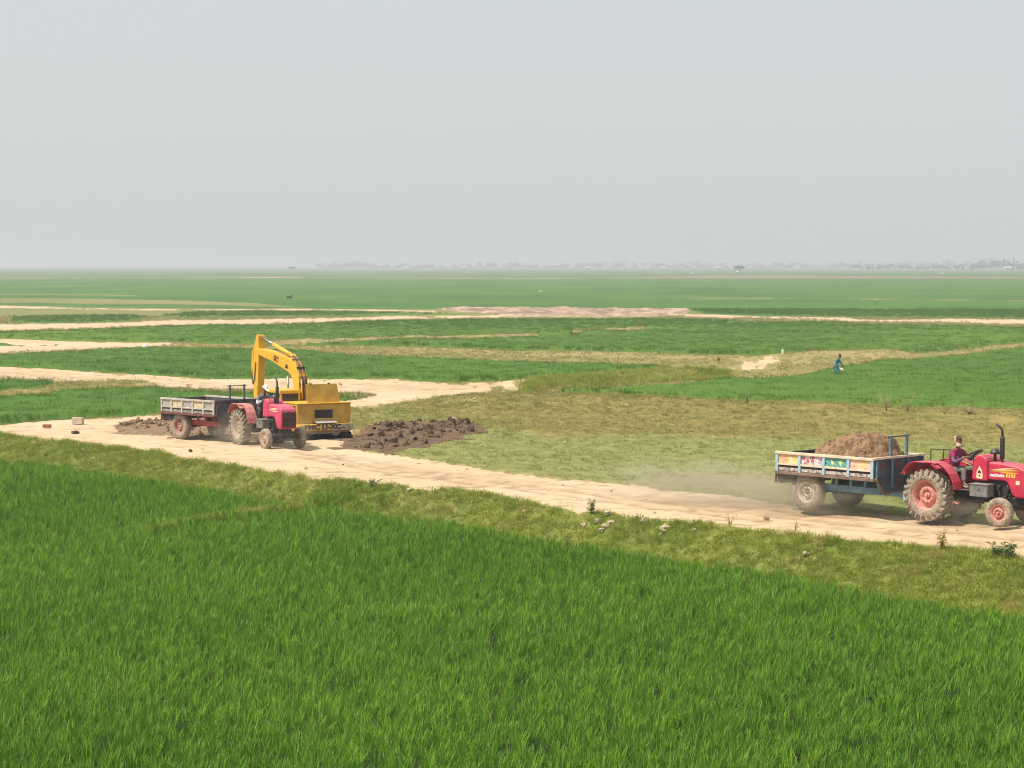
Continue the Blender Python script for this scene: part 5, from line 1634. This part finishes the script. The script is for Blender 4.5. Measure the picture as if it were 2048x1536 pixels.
# farmer in teal wading through the rice, facing right, bent a little
fw = at(1673, 757, 0)
p3 = empty('person', (fw.x, fw.y, gz(fw.x, fw.y) - .14), R(-25), 0.92)
tag(p3, 'person in teal tunic wading through the bright paddy with a pale bundle', 'person', 'people at work')
J = dict(pelvis=(-.05, 0, .88), belly=(-.03, 0, 1.02), chest=(.06, 0, 1.25), neck0=(.13, 0, 1.39), neck1=(.17, 0, 1.45), jaw=(.22, 0, 1.50), skull=(.22, 0, 1.575), crown=(.22, 0, 1.66), face=(1, -.3, -.5),
         rsh=(.07, -.19, 1.31), relbow=(-.02, -.26, 1.06), rwrist=(.14, -.24, .84), lsh=(.09, .19, 1.31), lelbow=(.24, .26, 1.06), lwrist=(.40, .20, .84),
         rhip=(-.03, -.10, .84), rknee=(.16, -.12, .46), rankle=(-.02, -.12, .08), rtoe=(.12, -.13, .03), lhip=(-.03, .10, .84), lknee=(.00, .12, .45), lankle=(-.24, .12, .09), ltoe=(-.11, .12, .03),
         rhand_f=(.5, 0, -.8), rhand_d=(.7, 0, -.3), lhand_f=(.5, 0, -.8), lhand_d=(.7, 0, -.3))
TEAL = paint('teal_cloth', (.030, .235, .29), .85, 0, .35, 5, 0)
body, H, F, U, S = figure(p3, J, TEAL, TEAL, paint('pale_teal_cloth', (.10, .36, .42), .85, 0, .3, 5, 0), skirt=[((.0, 0, .72), (.16, .17)), ((.02, 0, .52), (.17, .19))])
dome(H, F, U, S, .105, .092, .11, .015, .012, -.1).build('hair', HAIR, body)
bd = MB()
vs, fs = chunk(3, 2, .3)
bd.add([(v.x * .20, v.y * .08, v.z * .07) for v in vs], fs, True)
o = bd.build('rice_bundle', paint('pale_straw', (.55, .62, .38), .8), None, loc=Matrix.LocRotScale(p3.location, p3.rotation_euler, p3.scale) @ Vector((.36, -.10, .72)), rot=(0, R(25), R(-25)))
tag(o, 'pale bundle held in front by the person in teal', 'bundle')

# ------------------------------------------------------------------ soil
SOIL = paint('fresh_soil', (0.235, 0.142, 0.080), .95, 0, .45, 4, .12, .1, (.34, .21, .12), bump=.5, bscale=14)
CLAY = paint('wet_clay', (0.120, 0.074, 0.043), .9, 0, .6, 2.2, .16, .12, (.28, .185, .11), bump=.6, bscale=10)
PALE_CLOD = paint('dry_clod', (0.47, 0.38, 0.26), .95, 0, .2, 6, .1, .1, bump=.5, bscale=12)

def heap(name, parent, x0, x1, y0, y1, base, hfun, mat, nx=70, ny=44, seed=0):
    xs = np.linspace(x0, x1, nx); ys = np.linspace(y0, y1, ny)
    X, Y = np.meshgrid(xs, ys)
    Z = hfun(X, Y)
    V = np.stack([X, Y, base + Z], -1).reshape(-1, 3)
    ii = np.arange(nx * ny).reshape(ny, nx)
    F = np.stack([ii[:-1, :-1], ii[:-1, 1:], ii[1:, 1:], ii[1:, :-1]], -1).reshape(-1, 4)
    return link(name, np_mesh(name, V, F, mat, False), parent), X, Y, Z

def lumps(name, mat, spots, parent, seed=0, flat=.7):
    """many small clods joined as one loose part"""
    rs = random.Random(seed)
    kinds = [chunk(seed * 31 + k, 1, .45) for k in range(5)]
    mb = MB()
    for (x, y, z, r) in spots:
        vs, fs = kinds[rs.randrange(5)]
        m = Euler((rs.uniform(0, 6), rs.uniform(0, 6), rs.uniform(0, 6))).to_matrix() @ Matrix.Diagonal((1, rs.uniform(.6, 1), rs.uniform(.5, .9)))
        mb.add([Vector((x, y, z)) + (m @ v) * r for v in vs], fs)
    o = mb.build(name, mat, parent)
    o['kind'] = 'stuff'
    return o

sh = empty('soil_heap', TL1, RZ1T)
tag(sh, 'mound of fresh brown soil piled in the blue trailer', 'soil')
def hf(X, Y):
    u = (X - .98) / 1.12; v = Y / 1.0
    r = np.sqrt(u * u + v * v)
    z = .60 * np.clip(1.08 - r ** 1.5, 0, 1) ** .75
    z = z + .26 * np.exp(-((X - 1.95) / .5) ** 2 - (Y / .8) ** 2)
    z = z + (fbm(X / .9 + 3, Y / .9, 13, 2) * .34 + fbm(X / .40 + 9, Y / .40, 3, 3) * .26 + fbm(X / .11, Y / .11, 4, 3) * .15) * (z > .01)
    return np.where(r > 1.3, .35 + z, .40 + z) * sstep(1.2, .9, np.abs(X - .80) / 1.50 + 0 * Y)
_, HX, HY, HZ = heap('mound', sh, -.80, 2.3, -1.0, 1.0, 1.06, hf, SOIL, 150, 100)
sp = []
for _k in range(420):
    i, j = random.randrange(HX.shape[0]), random.randrange(HX.shape[1])
    if HZ[i, j] > .42:
        sp.append((HX[i, j], HY[i, j], 1.06 + HZ[i, j], random.uniform(.015, .05)))
lumps('clods', SOIL, sp, sh, 5)

# churned clay thrown up beside the excavator, and a flatter patch behind the grey trailer
def mud_patch(outline, label, hmax, ridge_px, seed, mat, nclod, rlo, rhi):
    w = [at(p[0], p[1]) for p in outline]
    x0, x1 = min(p.x for p in w), max(p.x for p in w); y0, y1 = min(p.y for p in w), max(p.y for p in w)
    poly = [(p.x, p.y) for p in w]
    root = empty('mud_heap', ((x0 + x1) / 2, (y0 + y1) / 2, 0)); c = root.location
    rl = [(at(*p).x, at(*p).y) for p in ridge_px]
    def hf(X, Y):
        X, Y = X + c.x, Y + c.y
        sd = poly_sd(X, Y, poly) + fbm(X / 1.1, Y / 1.1, seed, 3) * 1.8
        k = sstep(-.2, .9, sd)
        d = line_dist(X, Y, rl)
        z = k * (.03 + hmax * np.exp(-(d / 1.0) ** 2) * (1 + 1.6 * fbm(X / .8, Y / .8, seed + 5, 2)) + (fbm(X / .45, Y / .45, seed + 3, 3) + .05) * 0.15 * (.5 + np.exp(-(d / 1.6) ** 2)))
        return ground_z(X, Y) + np.where(sd > -.25, z, -.25)
    nx, ny = int((x1 - x0 + 2) / .13), int((y1 - y0 + 2) / .16)
    o, X, Y, Z = heap('churned_clay', root, x0 - 1 - c.x, x1 + 1 - c.x, y0 - 1 - c.y, y1 + 1 - c.y, 0, hf, mat, nx, ny)
    sp = []
    G0 = ground_z(X + c.x, Y + c.y)
    rs = random.Random(seed)
    while len(sp) < nclod:
        i, j = rs.randrange(X.shape[0]), rs.randrange(X.shape[1])
        if Z[i, j] > G0[i, j] + .03:
            sp.append((X[i, j], Y[i, j], Z[i, j] + .02, (rlo + (rhi - rlo) * rs.random() ** 3 * 1.6) * (1.5 if Z[i, j] > G0[i, j] + hmax * .5 else 1)))
    lumps('clods', mat, sp, root, seed)
    tag(root, label, 'mud', 'churned earth by the machines')
mud_patch(MUD[0], 'dark wet clay clods heaped beside the excavator on the grass lot', .05, [(700, 872), (760, 852), (830, 850), (900, 850), (955, 855)], 61, CLAY, 300, .02, .10)
mud_patch(MUD[1], 'flat churned brown clods behind the wheel of the grey trailer', .04, [(260, 850), (340, 848), (440, 850)], 67, paint('half_dry_clay', (0.18, 0.112, 0.064), .9, 0, .5, 4, .2, .12, bump=.5, bscale=10), 300, .02, .07)

# ------------------------------------------------------------------ loose stones and blocks
ORD = ('first second third fourth fifth sixth seventh eighth ninth tenth eleventh twelfth thirteenth fourteenth fifteenth sixteenth seventeenth '
       'eighteenth nineteenth twentieth twenty-first twenty-second twenty-third').split()
def stone(name, px, py, size, mat, label, group=None, seed=0, flat=(1, .8, .6), box=False, cat='stone', lz=None):
    w = hit(px, py)
    mb = MB()
    if box:
        mb.box((0, 0, flat[2] * size * .5), tuple(f * size for f in flat), (0, 0, 0))
    else:
        vs, fs = chunk(seed, 2, .38)
        mb.add([(v.x * size * flat[0] * .5, v.y * size * flat[1] * .5, (v.z * .5 + .3) * size * flat[2]) for v in vs], fs)
    o = mb.build(name, mat, None, .02 if box else 0, loc=(w.x, w.y, gz(w.x, w.y) - .01), rot=(0, 0, seed * 1.3 if not box else R(-15)))
    tag(o, label, cat, group)
    return o
stone('stone_block', 156, 848, .46, paint('pale_block', (.52, .43, .32), .9, 0, .2, 5, .2), 'pale squared block lying on the earth near the paddy corner', seed=1, flat=(1, .5, .62), box=True, cat='block')
stone('brick', 94, 855, .33, paint('red_brick', (.26, .10, .06), .9, 0, .3, 6, .2), 'single reddish brick on the bare earth near the frame edge', seed=2, flat=(1, .5, .42), box=True, cat='brick')
stone('clod', 151, 866, .36, CLAY, 'dark lump of clay in front of the pale block', seed=3, flat=(1, .6, .35), cat='clod')
stone('clod', 381, 902, .18, CLAY, 'dark clod on the track below the grey trailer wheel', seed=4, cat='clod')
stone('rock', 908, 842, .42, PALE_CLOD, 'pale rock just behind the dark clay heap', seed=6, flat=(1, .7, .55))
stone('rock', 948, 799, .22, PALE_CLOD, 'upper of two pale stones at the edge of the second track', seed=7)
stone('rock', 952, 805, .20, PALE_CLOD, 'lower of two pale stones at the edge of the second track', seed=8)
stone('rock', 1129, 887, .18, PALE_CLOD, 'small white stone lying alone in mid grass lot', seed=9)
stone('rock', 964, 893, .17, PALE_CLOD, 'small pale stone on the lot below the clay heap', seed=10)
stone('rock', 1341, 851, .25, PALE_CLOD, 'pale flat stone in the grass above the bare scar', seed=11, flat=(1, .6, .4))
stone('rock', 930, 789, .55, PALE_CLOD, 'long pale clod ridge where the second track meets the lot', seed=12, flat=(1.4, .5, .3))
for i, (x, y, s) in enumerate(sorted(((1049, 1026, .20), (1070, 1023, .14), (1216, 1030, .38), (1196, 1046, .30), (1222, 1048, .30), (1212, 1056, .32), (1168, 1052, .24), (1202, 1064, .3),
                               (1290, 1044, .34), (1330, 1062, .44), (1322, 1070, .2), (1388, 1064, .25), (1496, 1076, .16), (1612, 1112, .3), (1630, 1122, .22), (1780, 1120, .16),
                               (1892, 1125, .16), (945, 1006, .18), (890, 998, .2), (820, 982, .3), (793, 992, .16), (168, 902, .26), (180, 892, .2)))):
    stone('clod', x, y, s * .72, PALE_CLOD, 'pale dried clod in the verge grass, %s from the left' % ORD[i], 'pale clods on the verge', 30 + i, cat='clod', lz=-.3)
rs = random.Random(11)
for i, x in enumerate(sorted(rs.uniform(380, 2040) for _ in range(7))):
    u = rs.uniform(.1, .9)
    ya = float(np.interp(x, _tn[:, 0], _tn[:, 1])) - 4
    stone('clod', x, ya - u * 55, rs.uniform(.04, .09), PALE_CLOD if i % 3 else CLAY, 'small crumb of earth on the pale dirt track, %s from the left' % ORD[i], 'crumbs on the track', 70 + i, cat='clod')
for i, x in enumerate(sorted(rs.uniform(300, 960) for _ in range(5))):
    stone('clod', x, rs.uniform(755, 762) + (x > 700) * rs.uniform(2, 35), rs.uniform(.10, .22), PALE_CLOD, 'pale clod at the second track edge, %s from the left' % ORD[i], 'clods on the second track', 110 + i, cat='clod')
MARK = paint('white_marker', (.80, .78, .70), .7, 0, .1, 8, .1)
w = at(1565, 719)
o = MB().prism([(-.08, 0), (.08, 0), (.07, .26), (.03, .31), (-.03, .31), (-.07, .26)], -.06, .06).build('marker_post', MARK, None, .01, loc=(w.x, w.y, gz(w.x, w.y)))
tag(o, 'small white marker post on the bund left of the person in teal', 'post')
w = at(291, 698)
vs, fs = chunk(5, 2, .25)
bag = MB().add([(v.x * .26, v.y * .18, .2 + v.z * .2) for v in vs], fs, True).build('white_sack', paint('sack_plastic', (.78, .74, .66), .6, 0, .1, 6, .1), None, loc=(w.x, w.y, gz(w.x, w.y)))
tag(bag, 'small white sack standing at the end of the tan strip', 'sack')
MB().cyl((0, 0, .36), (.02, 0, .46), .05, .09, 8).build('tied_neck', bag.data.materials[0], bag)

# ------------------------------------------------------------------ single plants
STALK = paint('dry_stalk', (.36, .28, .17), .9, 0, .2, 8, 0)
W_GREEN = leaf_mat('weed_leaf', [(.05, .11, .02), (.13, .20, .045)], .5, .5, .3)
W_YEL = leaf_mat('weed_leaf_yellow', [(.20, .18, .03), (.42, .28, .05)], .5, .5, .3)
W_DRY = leaf_mat('weed_leaf_dry', [(.30, .24, .13), (.46, .40, .24)], .5, .5, .2)
def weed(px, py, h, spread, nst, nlf, L, Wd, lm, label, seed, lz=0.0, name='weed'):
    w = hit(px, py)
    rs = np.random.default_rng(seed)
    r = empty(name, (w.x, w.y, gz(w.x, w.y) - .02))
    st = MB(); V, F = [], []
    for k in range(nst):
        a = rs.uniform(0, 6.28); s = spread * rs.uniform(.2, 1); hh = h * rs.uniform(.7, 1.05)
        tip = np.array([s * math.cos(a), s * math.sin(a), hh]); bend = np.array([tip[0] * .35, tip[1] * .35, hh * .55])
        st.tube([(0, 0, 0), tuple(bend), tuple(tip)], [.007, .005, .003], 5)
        for q in range(nlf):
            u = rs.uniform(.2, 1)
            c = bend * (u / .55) if u < .55 else bend + (tip - bend) * ((u - .55) / .45)
            az = rs.uniform(0, 6.28); el = rs.uniform(-.5, .8)
            d = np.array([math.cos(az) * math.cos(el), math.sin(az) * math.cos(el), math.sin(el)])
            sd = np.cross(d, [0, 0, 1]); sd /= np.linalg.norm(sd) + 1e-6
            l, wd = L * rs.uniform(.6, 1.2), Wd * rs.uniform(.7, 1.2)
            b = len(V)
            V += [c, c + d * l * .45 + sd * wd * .5, c + d * l + np.array([0, 0, -.15 * l]), c + d * l * .45 - sd * wd * .5]
            F += [(b, b + 1, b + 2), (b, b + 2, b + 3)]
    st.build('stems', STALK, r)
    if V:
        lf = link('leaves', np_mesh('leaves', np.array(V), np.array(F), lm), r)
    for c_ in r.children:
        c_['kind'] = 'stuff'
    tag(r, label, 'plant', 'weeds and shrubs')
    return r
weed(1495, 810, .62, .22, 4, 9, .16, .06, W_GREEN, 'lone spindly green weed at the near edge of the bright paddy', 1)
weed(1436, 724, .55, .35, 6, 12, .16, .07, W_GREEN, 'small dark bush on the bund left of the pale trampled earth', 2)
weed(1225, 708, .95, .25, 4, 8, .2, .07, W_GREEN, 'tall thin sapling on the long bund above mid-field', 3)
weed(1318, 709, .6, .4, 4, 8, .18, .06, W_GREEN, 'low bushy weed on the bund right of the thin sapling', 4)
weed(1773, 822, .8, .5, 16, 3, .10, .03, W_DRY, 'leafless twiggy shrub on the bank behind the soil mound', 5)
weed(1815, 824, .75, .55, 12, 8, .14, .03, leaf_mat('pale_leaf', [(.12, .17, .06), (.2, .25, .09)], .5, .5), 'pale feathery shrub right of the leafless twigs on the bank', 6)
weed(1940, 828, .4, .9, 26, 3, .18, .035, W_DRY, 'spread of broken dry reeds on the bank above the eroded ledge', 7)
weed(1890, 828, .45, .7, 10, 2, .14, .03, W_DRY, 'few leaning dry stalks left of the broken reeds on the bank', 17)
weed(1183, 1028, .42, .28, 6, 16, .13, .055, W_GREEN, 'broad leafed weed at the track edge above the cluster of clods', 8)
weed(1883, 1102, .52, .20, 5, 14, .15, .05, W_YEL, 'yellowing upright weed at the track edge below the red tractor', 9)
weed(1998, 1112, .30, .5, 10, 18, .15, .055, W_GREEN, 'wide leafy weed clump on the verge under the front wheel', 10)
weed(2020, 1120, .40, .45, 8, 18, .14, .05, W_GREEN, 'leafy weed clump on the verge at the frame edge', 11)
weed(992, 1000, .28, .12, 5, 2, .06, .02, W_DRY, 'tiny dry twig weed at the near edge of the track', 12)
weed(1460, 1052, .34, .2, 5, 6, .10, .03, W_YEL, 'small brownish weed at the track edge left of the trailer wheel', 13)
weed(1590, 1066, .34, .18, 5, 6, .10, .03, W_YEL, 'small brownish weed at the track edge below the trailer wheel', 14)
weed(745, 975, .3, .35, 8, 14, .10, .045, W_GREEN, 'low leafy weed on the verge below the excavator', 15)

# ------------------------------------------------------------------ birds, animal, far people
def bird(px, py, dist, span, mat, rz, label, up=.5, size=1.0):
    d = Vector(((px - 1024) / FPX, CA + (768 - py) / FPX * SA, -SA + (768 - py) / FPX * CA))
    p = Vector((0, 0, CAM_H)) + d * (dist / d.y)
    r = empty('bird', p, rz)
    L = span * .5
    body = MB().loft([[(x, math.cos(a) * q, math.sin(a) * q + z) for a in [2 * math.pi * k / 8 for k in range(8)]] for x, q, z in
                      ((-L * .75, .006, .0), (-L * .45, L * .06, 0), (-.05 * L, L * .15, 0), (L * .35, L * .12, .02), (L * .55, L * .06, .05 * L), (L * .70, L * .075, .07 * L), (L * .82, L * .03, .06 * L), (L * 1.0, .003, .05 * L))]).build('body', mat, r)
    for s in (-1, 1):
        w = []
        for u, ch, back in ((.05, .34, .0), (.35, .36, .06), (.7, .26, .0), (1.0, .05, -.18)):
            y = s * L * u; z = L * up * u ** 1.3
            w.append([(L * (.16 + back), y, z + .012), (L * (.16 + back - ch), y, z), (L * (.16 + back - ch), y, z - .006), (L * (.16 + back), y, z - .008)])
        MB().loft(w).build('wing', mat, r)
    MB().add([(-L * .6, -.03, .0), (-L * .6, .03, .0), (-L * 1.0, L * .13, .0), (-L * 1.0, -L * .13, .0), (-L * .6, -.03, .01), (-L * .6, .03, .01), (-L * 1.0, L * .13, .006), (-L * 1.0, -L * .13, .006)],
             [(3, 2, 1, 0), (4, 5, 6, 7), (0, 1, 5, 4), (1, 2, 6, 5), (2, 3, 7, 6), (3, 0, 4, 7)]).build('tail', mat, r)
    tag(r, label, 'bird', 'birds over the fields')
WHITE_B = paint('white_feather', (.82, .82, .78), .8, 0, .05, 9, 0)
bird(1752, 608, 190, .66, HAIR, R(80), 'black bird gliding with raised wings over the far rice', .75)
bird(1082, 582, 330, .85, WHITE_B, R(200), 'white egret flying low over the far rice', .25)
bird(314, 570, 420, .95, WHITE_B, R(100), 'pale bird with wings lifted over the hazy fields on the far left side', 1.6)
bird(497, 567, 430, .45, WHITE_B, R(60), 'tiny white bird over the hazy fields above the grey trailer', .9)

def goat(px, py, h, mat, rz, label):
    w = at(px, py)
    r = empty('goat', (w.x, w.y, gz(w.x, w.y) + .15), rz, h / .75)
    n = {'hip': ((-.34, 0, .56), (.12, .13)), 'mid': ((0, 0, .52), (.14, .16)), 'chest': ((.30, 0, .55), (.13, .16)), 'neck': ((.46, 0, .72), .08), 'head': ((.56, 0, .82), .07), 'muz': ((.70, 0, .76), .04), 'tail': ((-.46, 0, .66), .025)}
    e = chain('hip', 'mid', 'chest', 'neck', 'head', 'muz') + chain('hip', 'tail')
    for s in (-1, 1):
        k = 'l' if s > 0 else 'r'
        n.update({k + 'kn': ((-.30, s * .10, .40), .06), k + 'hk': ((-.40, s * .10, .24), .035), k + 'ft': ((-.37, s * .10, .02), .03),
                  k + 'el': ((.28, s * .10, .38), .05), k + 'wr': ((.30, s * .10, .20), .032), k + 'hf': ((.29, s * .10, .02), .03), k + 'ear': ((.52, s * .11, .86), .02)})
        e += chain('hip', k + 'kn', k + 'hk', k + 'ft') + chain('chest', k + 'el', k + 'wr', k + 'hf') + chain('head', k + 'ear')
    skin('body', n, e, mat, r, 'mid')
    tag(r, label, 'goat', 'animals in the distant rice')
goat(578, 603, .85, paint('dark_hide', (.04, .03, .026), .9, 0, .2, 6, 0), R(10), 'dark animal grazing in the distant rice above the excavator boom')

# ------------------------------------------------------------------ far trees and village
TREE_L = leaf_mat('far_leaf', [(.018, .036, .014), (.05, .075, .028)], .5, .02, .15, .7)
BARK = paint('bark', (.10, .075, .055), .9, 0, .3, 4, 0)
def crown_mesh(spots, seed, per=46, leaf=.9):
    """leaf sprays filling several lobes"""
    rs = np.random.default_rng(seed)
    V, F = [], []
    for (cx, cy, cz, rx, rz_) in spots:
        for k in range(per):
            u = rs.normal(0, 1, 3); u /= np.linalg.norm(u); u *= rs.uniform(.35, 1.08)
            c = np.array([cx + u[0] * rx, cy + u[1] * rx, cz + u[2] * rz_])
            a = rs.normal(0, 1, 3); a /= np.linalg.norm(a); b_ = np.cross(a, rs.normal(0, 1, 3)); b_ /= np.linalg.norm(b_) + 1e-6
            l = leaf * rs.uniform(.6, 1.3)
            q = len(V)
            V += [c + a * l, c + b_ * l * .6, c - a * l, c - b_ * l * .6]
            F += [(q, q + 1, q + 2), (q, q + 2, q + 3)]
    return np.array(V), np.array(F)
def far_tree(px, dist, h, w, seed, label, name='tree'):
    x = (px - 1024) / FPX * dist
    r = empty(name, (x, dist, 0))
    rs = np.random.default_rng(seed)
    tr = MB().tube([(0, 0, 0), (.1, 0, h * .3), (-.05, .1, h * .6)], [h * .045, h * .035, h * .015], 7)
    for k in range(5):
        a = rs.uniform(0, 6.28)
        tr.tube([(.05, 0, h * .32), (w * .28 * math.cos(a), w * .28 * math.sin(a), h * .62)], [h * .02, h * .008], 5)
    tr.build('trunk', BARK, r)
    sp = [(w * .3 * math.cos(a), w * .3 * math.sin(a), h * rs.uniform(.55, .8), w * .28, h * .2) for a in rs.uniform(0, 6.28, 7)] + [(0, 0, h * .75, w * .34, h * .24)]
    V, F = crown_mesh(sp, seed, 26, w * .06)
    link('crown', np_mesh('crown', V, F, TREE_L), r)
    tag(r, label, 'tree', 'lone trees on the plain')
far_tree(1479, 1750, 6.6, 9.0, 3, 'lone round tree standing in the haze beyond the tan fallow band')
far_tree(585, 2600, 5.0, 9.0, 4, 'tiny lone tree in the haze above the excavator boom')

def tree_belt(name, x0, x1, dist, h0, h1, n, seed, label, depth=160):
    rs = np.random.default_rng(seed)
    sp = []
    for k in range(n):
        px = rs.uniform(x0, x1); d = dist + rs.uniform(-depth, depth)
        hh = (h0 + (h1 - h0) * rs.uniform(0, 1) ** 2.0) * (0.55 + 0.9 * vnoise(np.array([px / 60.0]), np.array([seed * 1.0]), 5)[0])
        X = (px - 1024) / FPX * d
        for q in range(3):
            sp.append((X + rs.normal(0, hh * .3), d + rs.normal(0, 3), hh * rs.uniform(.35, .8), hh * rs.uniform(.28, .5), hh * rs.uniform(.22, .4)))
    V, F = crown_mesh(sp, seed, 22, 1.5)
    o = link(name, np_mesh(name, V, F, TREE_L))
    tag(o, label, 'tree belt', kind='stuff')
tree_belt('tree_belt', 640, 2300, 4700, 5, 14, 560, 1, 'faint hazy belt of trees and gardens along the horizon', 500)
tree_belt('tree_belt', 1905, 2350, 3000, 6, 13, 80, 2, 'darker grove of trees on the horizon at the right end of the belt', 60)
tree_belt('tree_belt', 1700, 1900, 3300, 5, 12, 40, 4, 'small grove in the middle of the right half of the horizon belt', 80)
WALLM = paint('pale_wall', (.42, .40, .37), .8, 0, .1, .5, 0)
ROOFM = paint('tin_roof', (.60, .60, .60), .5, .3, .15, .5, 0)
def house(px, dist, w, d, h, label, rz=0.2):
    r = empty('house', ((px - 1024) / FPX * dist, dist, 0), rz)
    wl_ = MB().b2(-w / 2, w / 2, -d / 2, d / 2, 0, h).build('wall', WALLM, r)
    MB().add([(-w / 2 - w * .04, -d * .56, h), (w / 2 + w * .04, -d * .56, h), (w / 2 + w * .04, d * .56, h), (-w / 2 - w * .04, d * .56, h), (-w / 2 - w * .04, 0, h + d * .38), (w / 2 + w * .04, 0, h + d * .38)],
             [(3, 2, 1, 0), (0, 1, 5, 4), (2, 3, 4, 5), (1, 2, 5), (3, 0, 4)]).build('roof', ROOFM, r)
    MB().b2(-w * .08, w * .08, -d / 2 - .06, -d / 2 + .02, 0, h * .75).build('door', BARK, wl_)
    for s in (-1, 1):
        MB().b2(s * w * .3 - w * .07, s * w * .3 + w * .07, -d / 2 - .06, -d / 2 + .02, h * .4, h * .75).build('window', BARK, wl_)
    tag(r, label, 'house', 'houses on the horizon')
house(1474, 1735, 2.6, 2.0, 1.1, 'tiny pale hut beside the lone round tree', .1)
house(2014, 2900, 9, 6, 3.0, 'pale hut with bright roof before the darker grove', .3)
house(1174, 3200, 7, 5, 3, 'bright speck of a house mid-way along the horizon belt', .1)
house(1436, 3200, 7, 5, 3, 'bright speck of a house left of the lone tree on the horizon', -.2)
house(928, 3100, 6, 5, 2.8, 'pale speck of a house at the thin left part of the horizon belt', .2)
house(1325, 3200, 6, 5, 2.6, 'faint speck of a house between the two brighter ones on the horizon', -.1)
house(1384, 1500, 1.6, 1.4, .9, 'tiny pale shed on the hazy tan band left of the lone tree', .1)
house(1883, 1480, 1.6, 1.4, .9, 'tiny white shed on the hazy tan band toward the right', .2)
r = empty('mast', ((2026 - 1024) / FPX * 2950, 2950, 0))
tag(r, 'thin dark mast rising over the grove on the horizon', 'mast')
MB().tube([(0, 0, 0), (0, 0, 15), (0, 0, 18.5)], [.8, .6, .4], 8).build('pole', BARK, r)
MB().beam((-1.4, 0, 16), (1.4, 0, 16), .35).build('cross_arm', BARK, r)

# ------------------------------------------------------------------ dust thrown up by the wheels
def dust_cloud(loc, rz, size, dens, label, seed):
    m, nt, out = new_mat('dust_air')
    co = coords(nt)
    ln = N(nt, 'ShaderNodeVectorMath', operation='LENGTH'); nt.links.new(co, ln.inputs[0])
    fall = mth(nt, 'SUBTRACT', 1.0, ramp(nt, ln.outputs['Value'], .15, .98))
    mp = N(nt, 'ShaderNodeMapping'); mp.inputs['Location'].default_value = (seed, seed * 2, 0); nt.links.new(co, mp.inputs[0])
    n_ = ramp(nt, nz(nt, mp.outputs[0], 2.6, 4, .6), .38, .72)
    v = N(nt, 'ShaderNodeVolumePrincipled')
    v.inputs['Color'].default_value = (.98, .82, .60, 1)
    nt.links.new(mth(nt, 'MULTIPLY', mth(nt, 'MULTIPLY', fall, n_), dens), v.inputs['Density'])
    nt.links.new(v.outputs[0], out.inputs['Volume'])
    bm = bmesh.new(); bmesh.ops.create_icosphere(bm, subdivisions=3, radius=1.0)
    me = bpy.data.meshes.new('dust'); bm.to_mesh(me); bm.free(); me.materials.append(m)
    o = link('dust', me, None, loc); o.scale = size; o.rotation_euler = (0, 0, rz)
    tag(o, label, 'dust', 'dust thrown up by the wheels', 'stuff')
q = at(1480, 1010); dust_cloud((q.x, q.y, .45), R(-35), (6.2, 2.2, 1.0), 1.35, 'pale dust trailing behind the blue trailer along the track', 1.3)
q = at(1630, 1025); dust_cloud((q.x, q.y, .25), R(-45), (1.6, 1.1, .55), .7, 'puff of dust round the wheels of the blue trailer', 2.1)
q = at(1930, 1045); dust_cloud((q.x, q.y, .30), R(-45), (2.2, 1.2, .65), .7, 'brown dust swirling beneath the red tractor', 5.2)
q = at(520, 890); dust_cloud((q.x, q.y, .45), R(-50), (3.2, 2.1, 1.0), 1.2, 'dust swirling round the wheels of the pinkish tractor', 3.7)
# ------------------------------------------------------------------ haze over the whole plain
m, nt, out = new_mat('haze_air')
v = N(nt, 'ShaderNodeVolumePrincipled')
v.inputs['Color'].default_value = (0.93, 0.965, 1.0, 1)
v.inputs['Density'].default_value = 0.00042
v.inputs['Anisotropy'].default_value = 0.2
nt.links.new(v.outputs[0], out.inputs['Volume'])
hz = MB().b2(-10500, 10500, -400, 10500, -3, 22).build('haze', m)
tag(hz, 'pale dusty haze hanging over the whole plain', 'haze', kind='stuff')
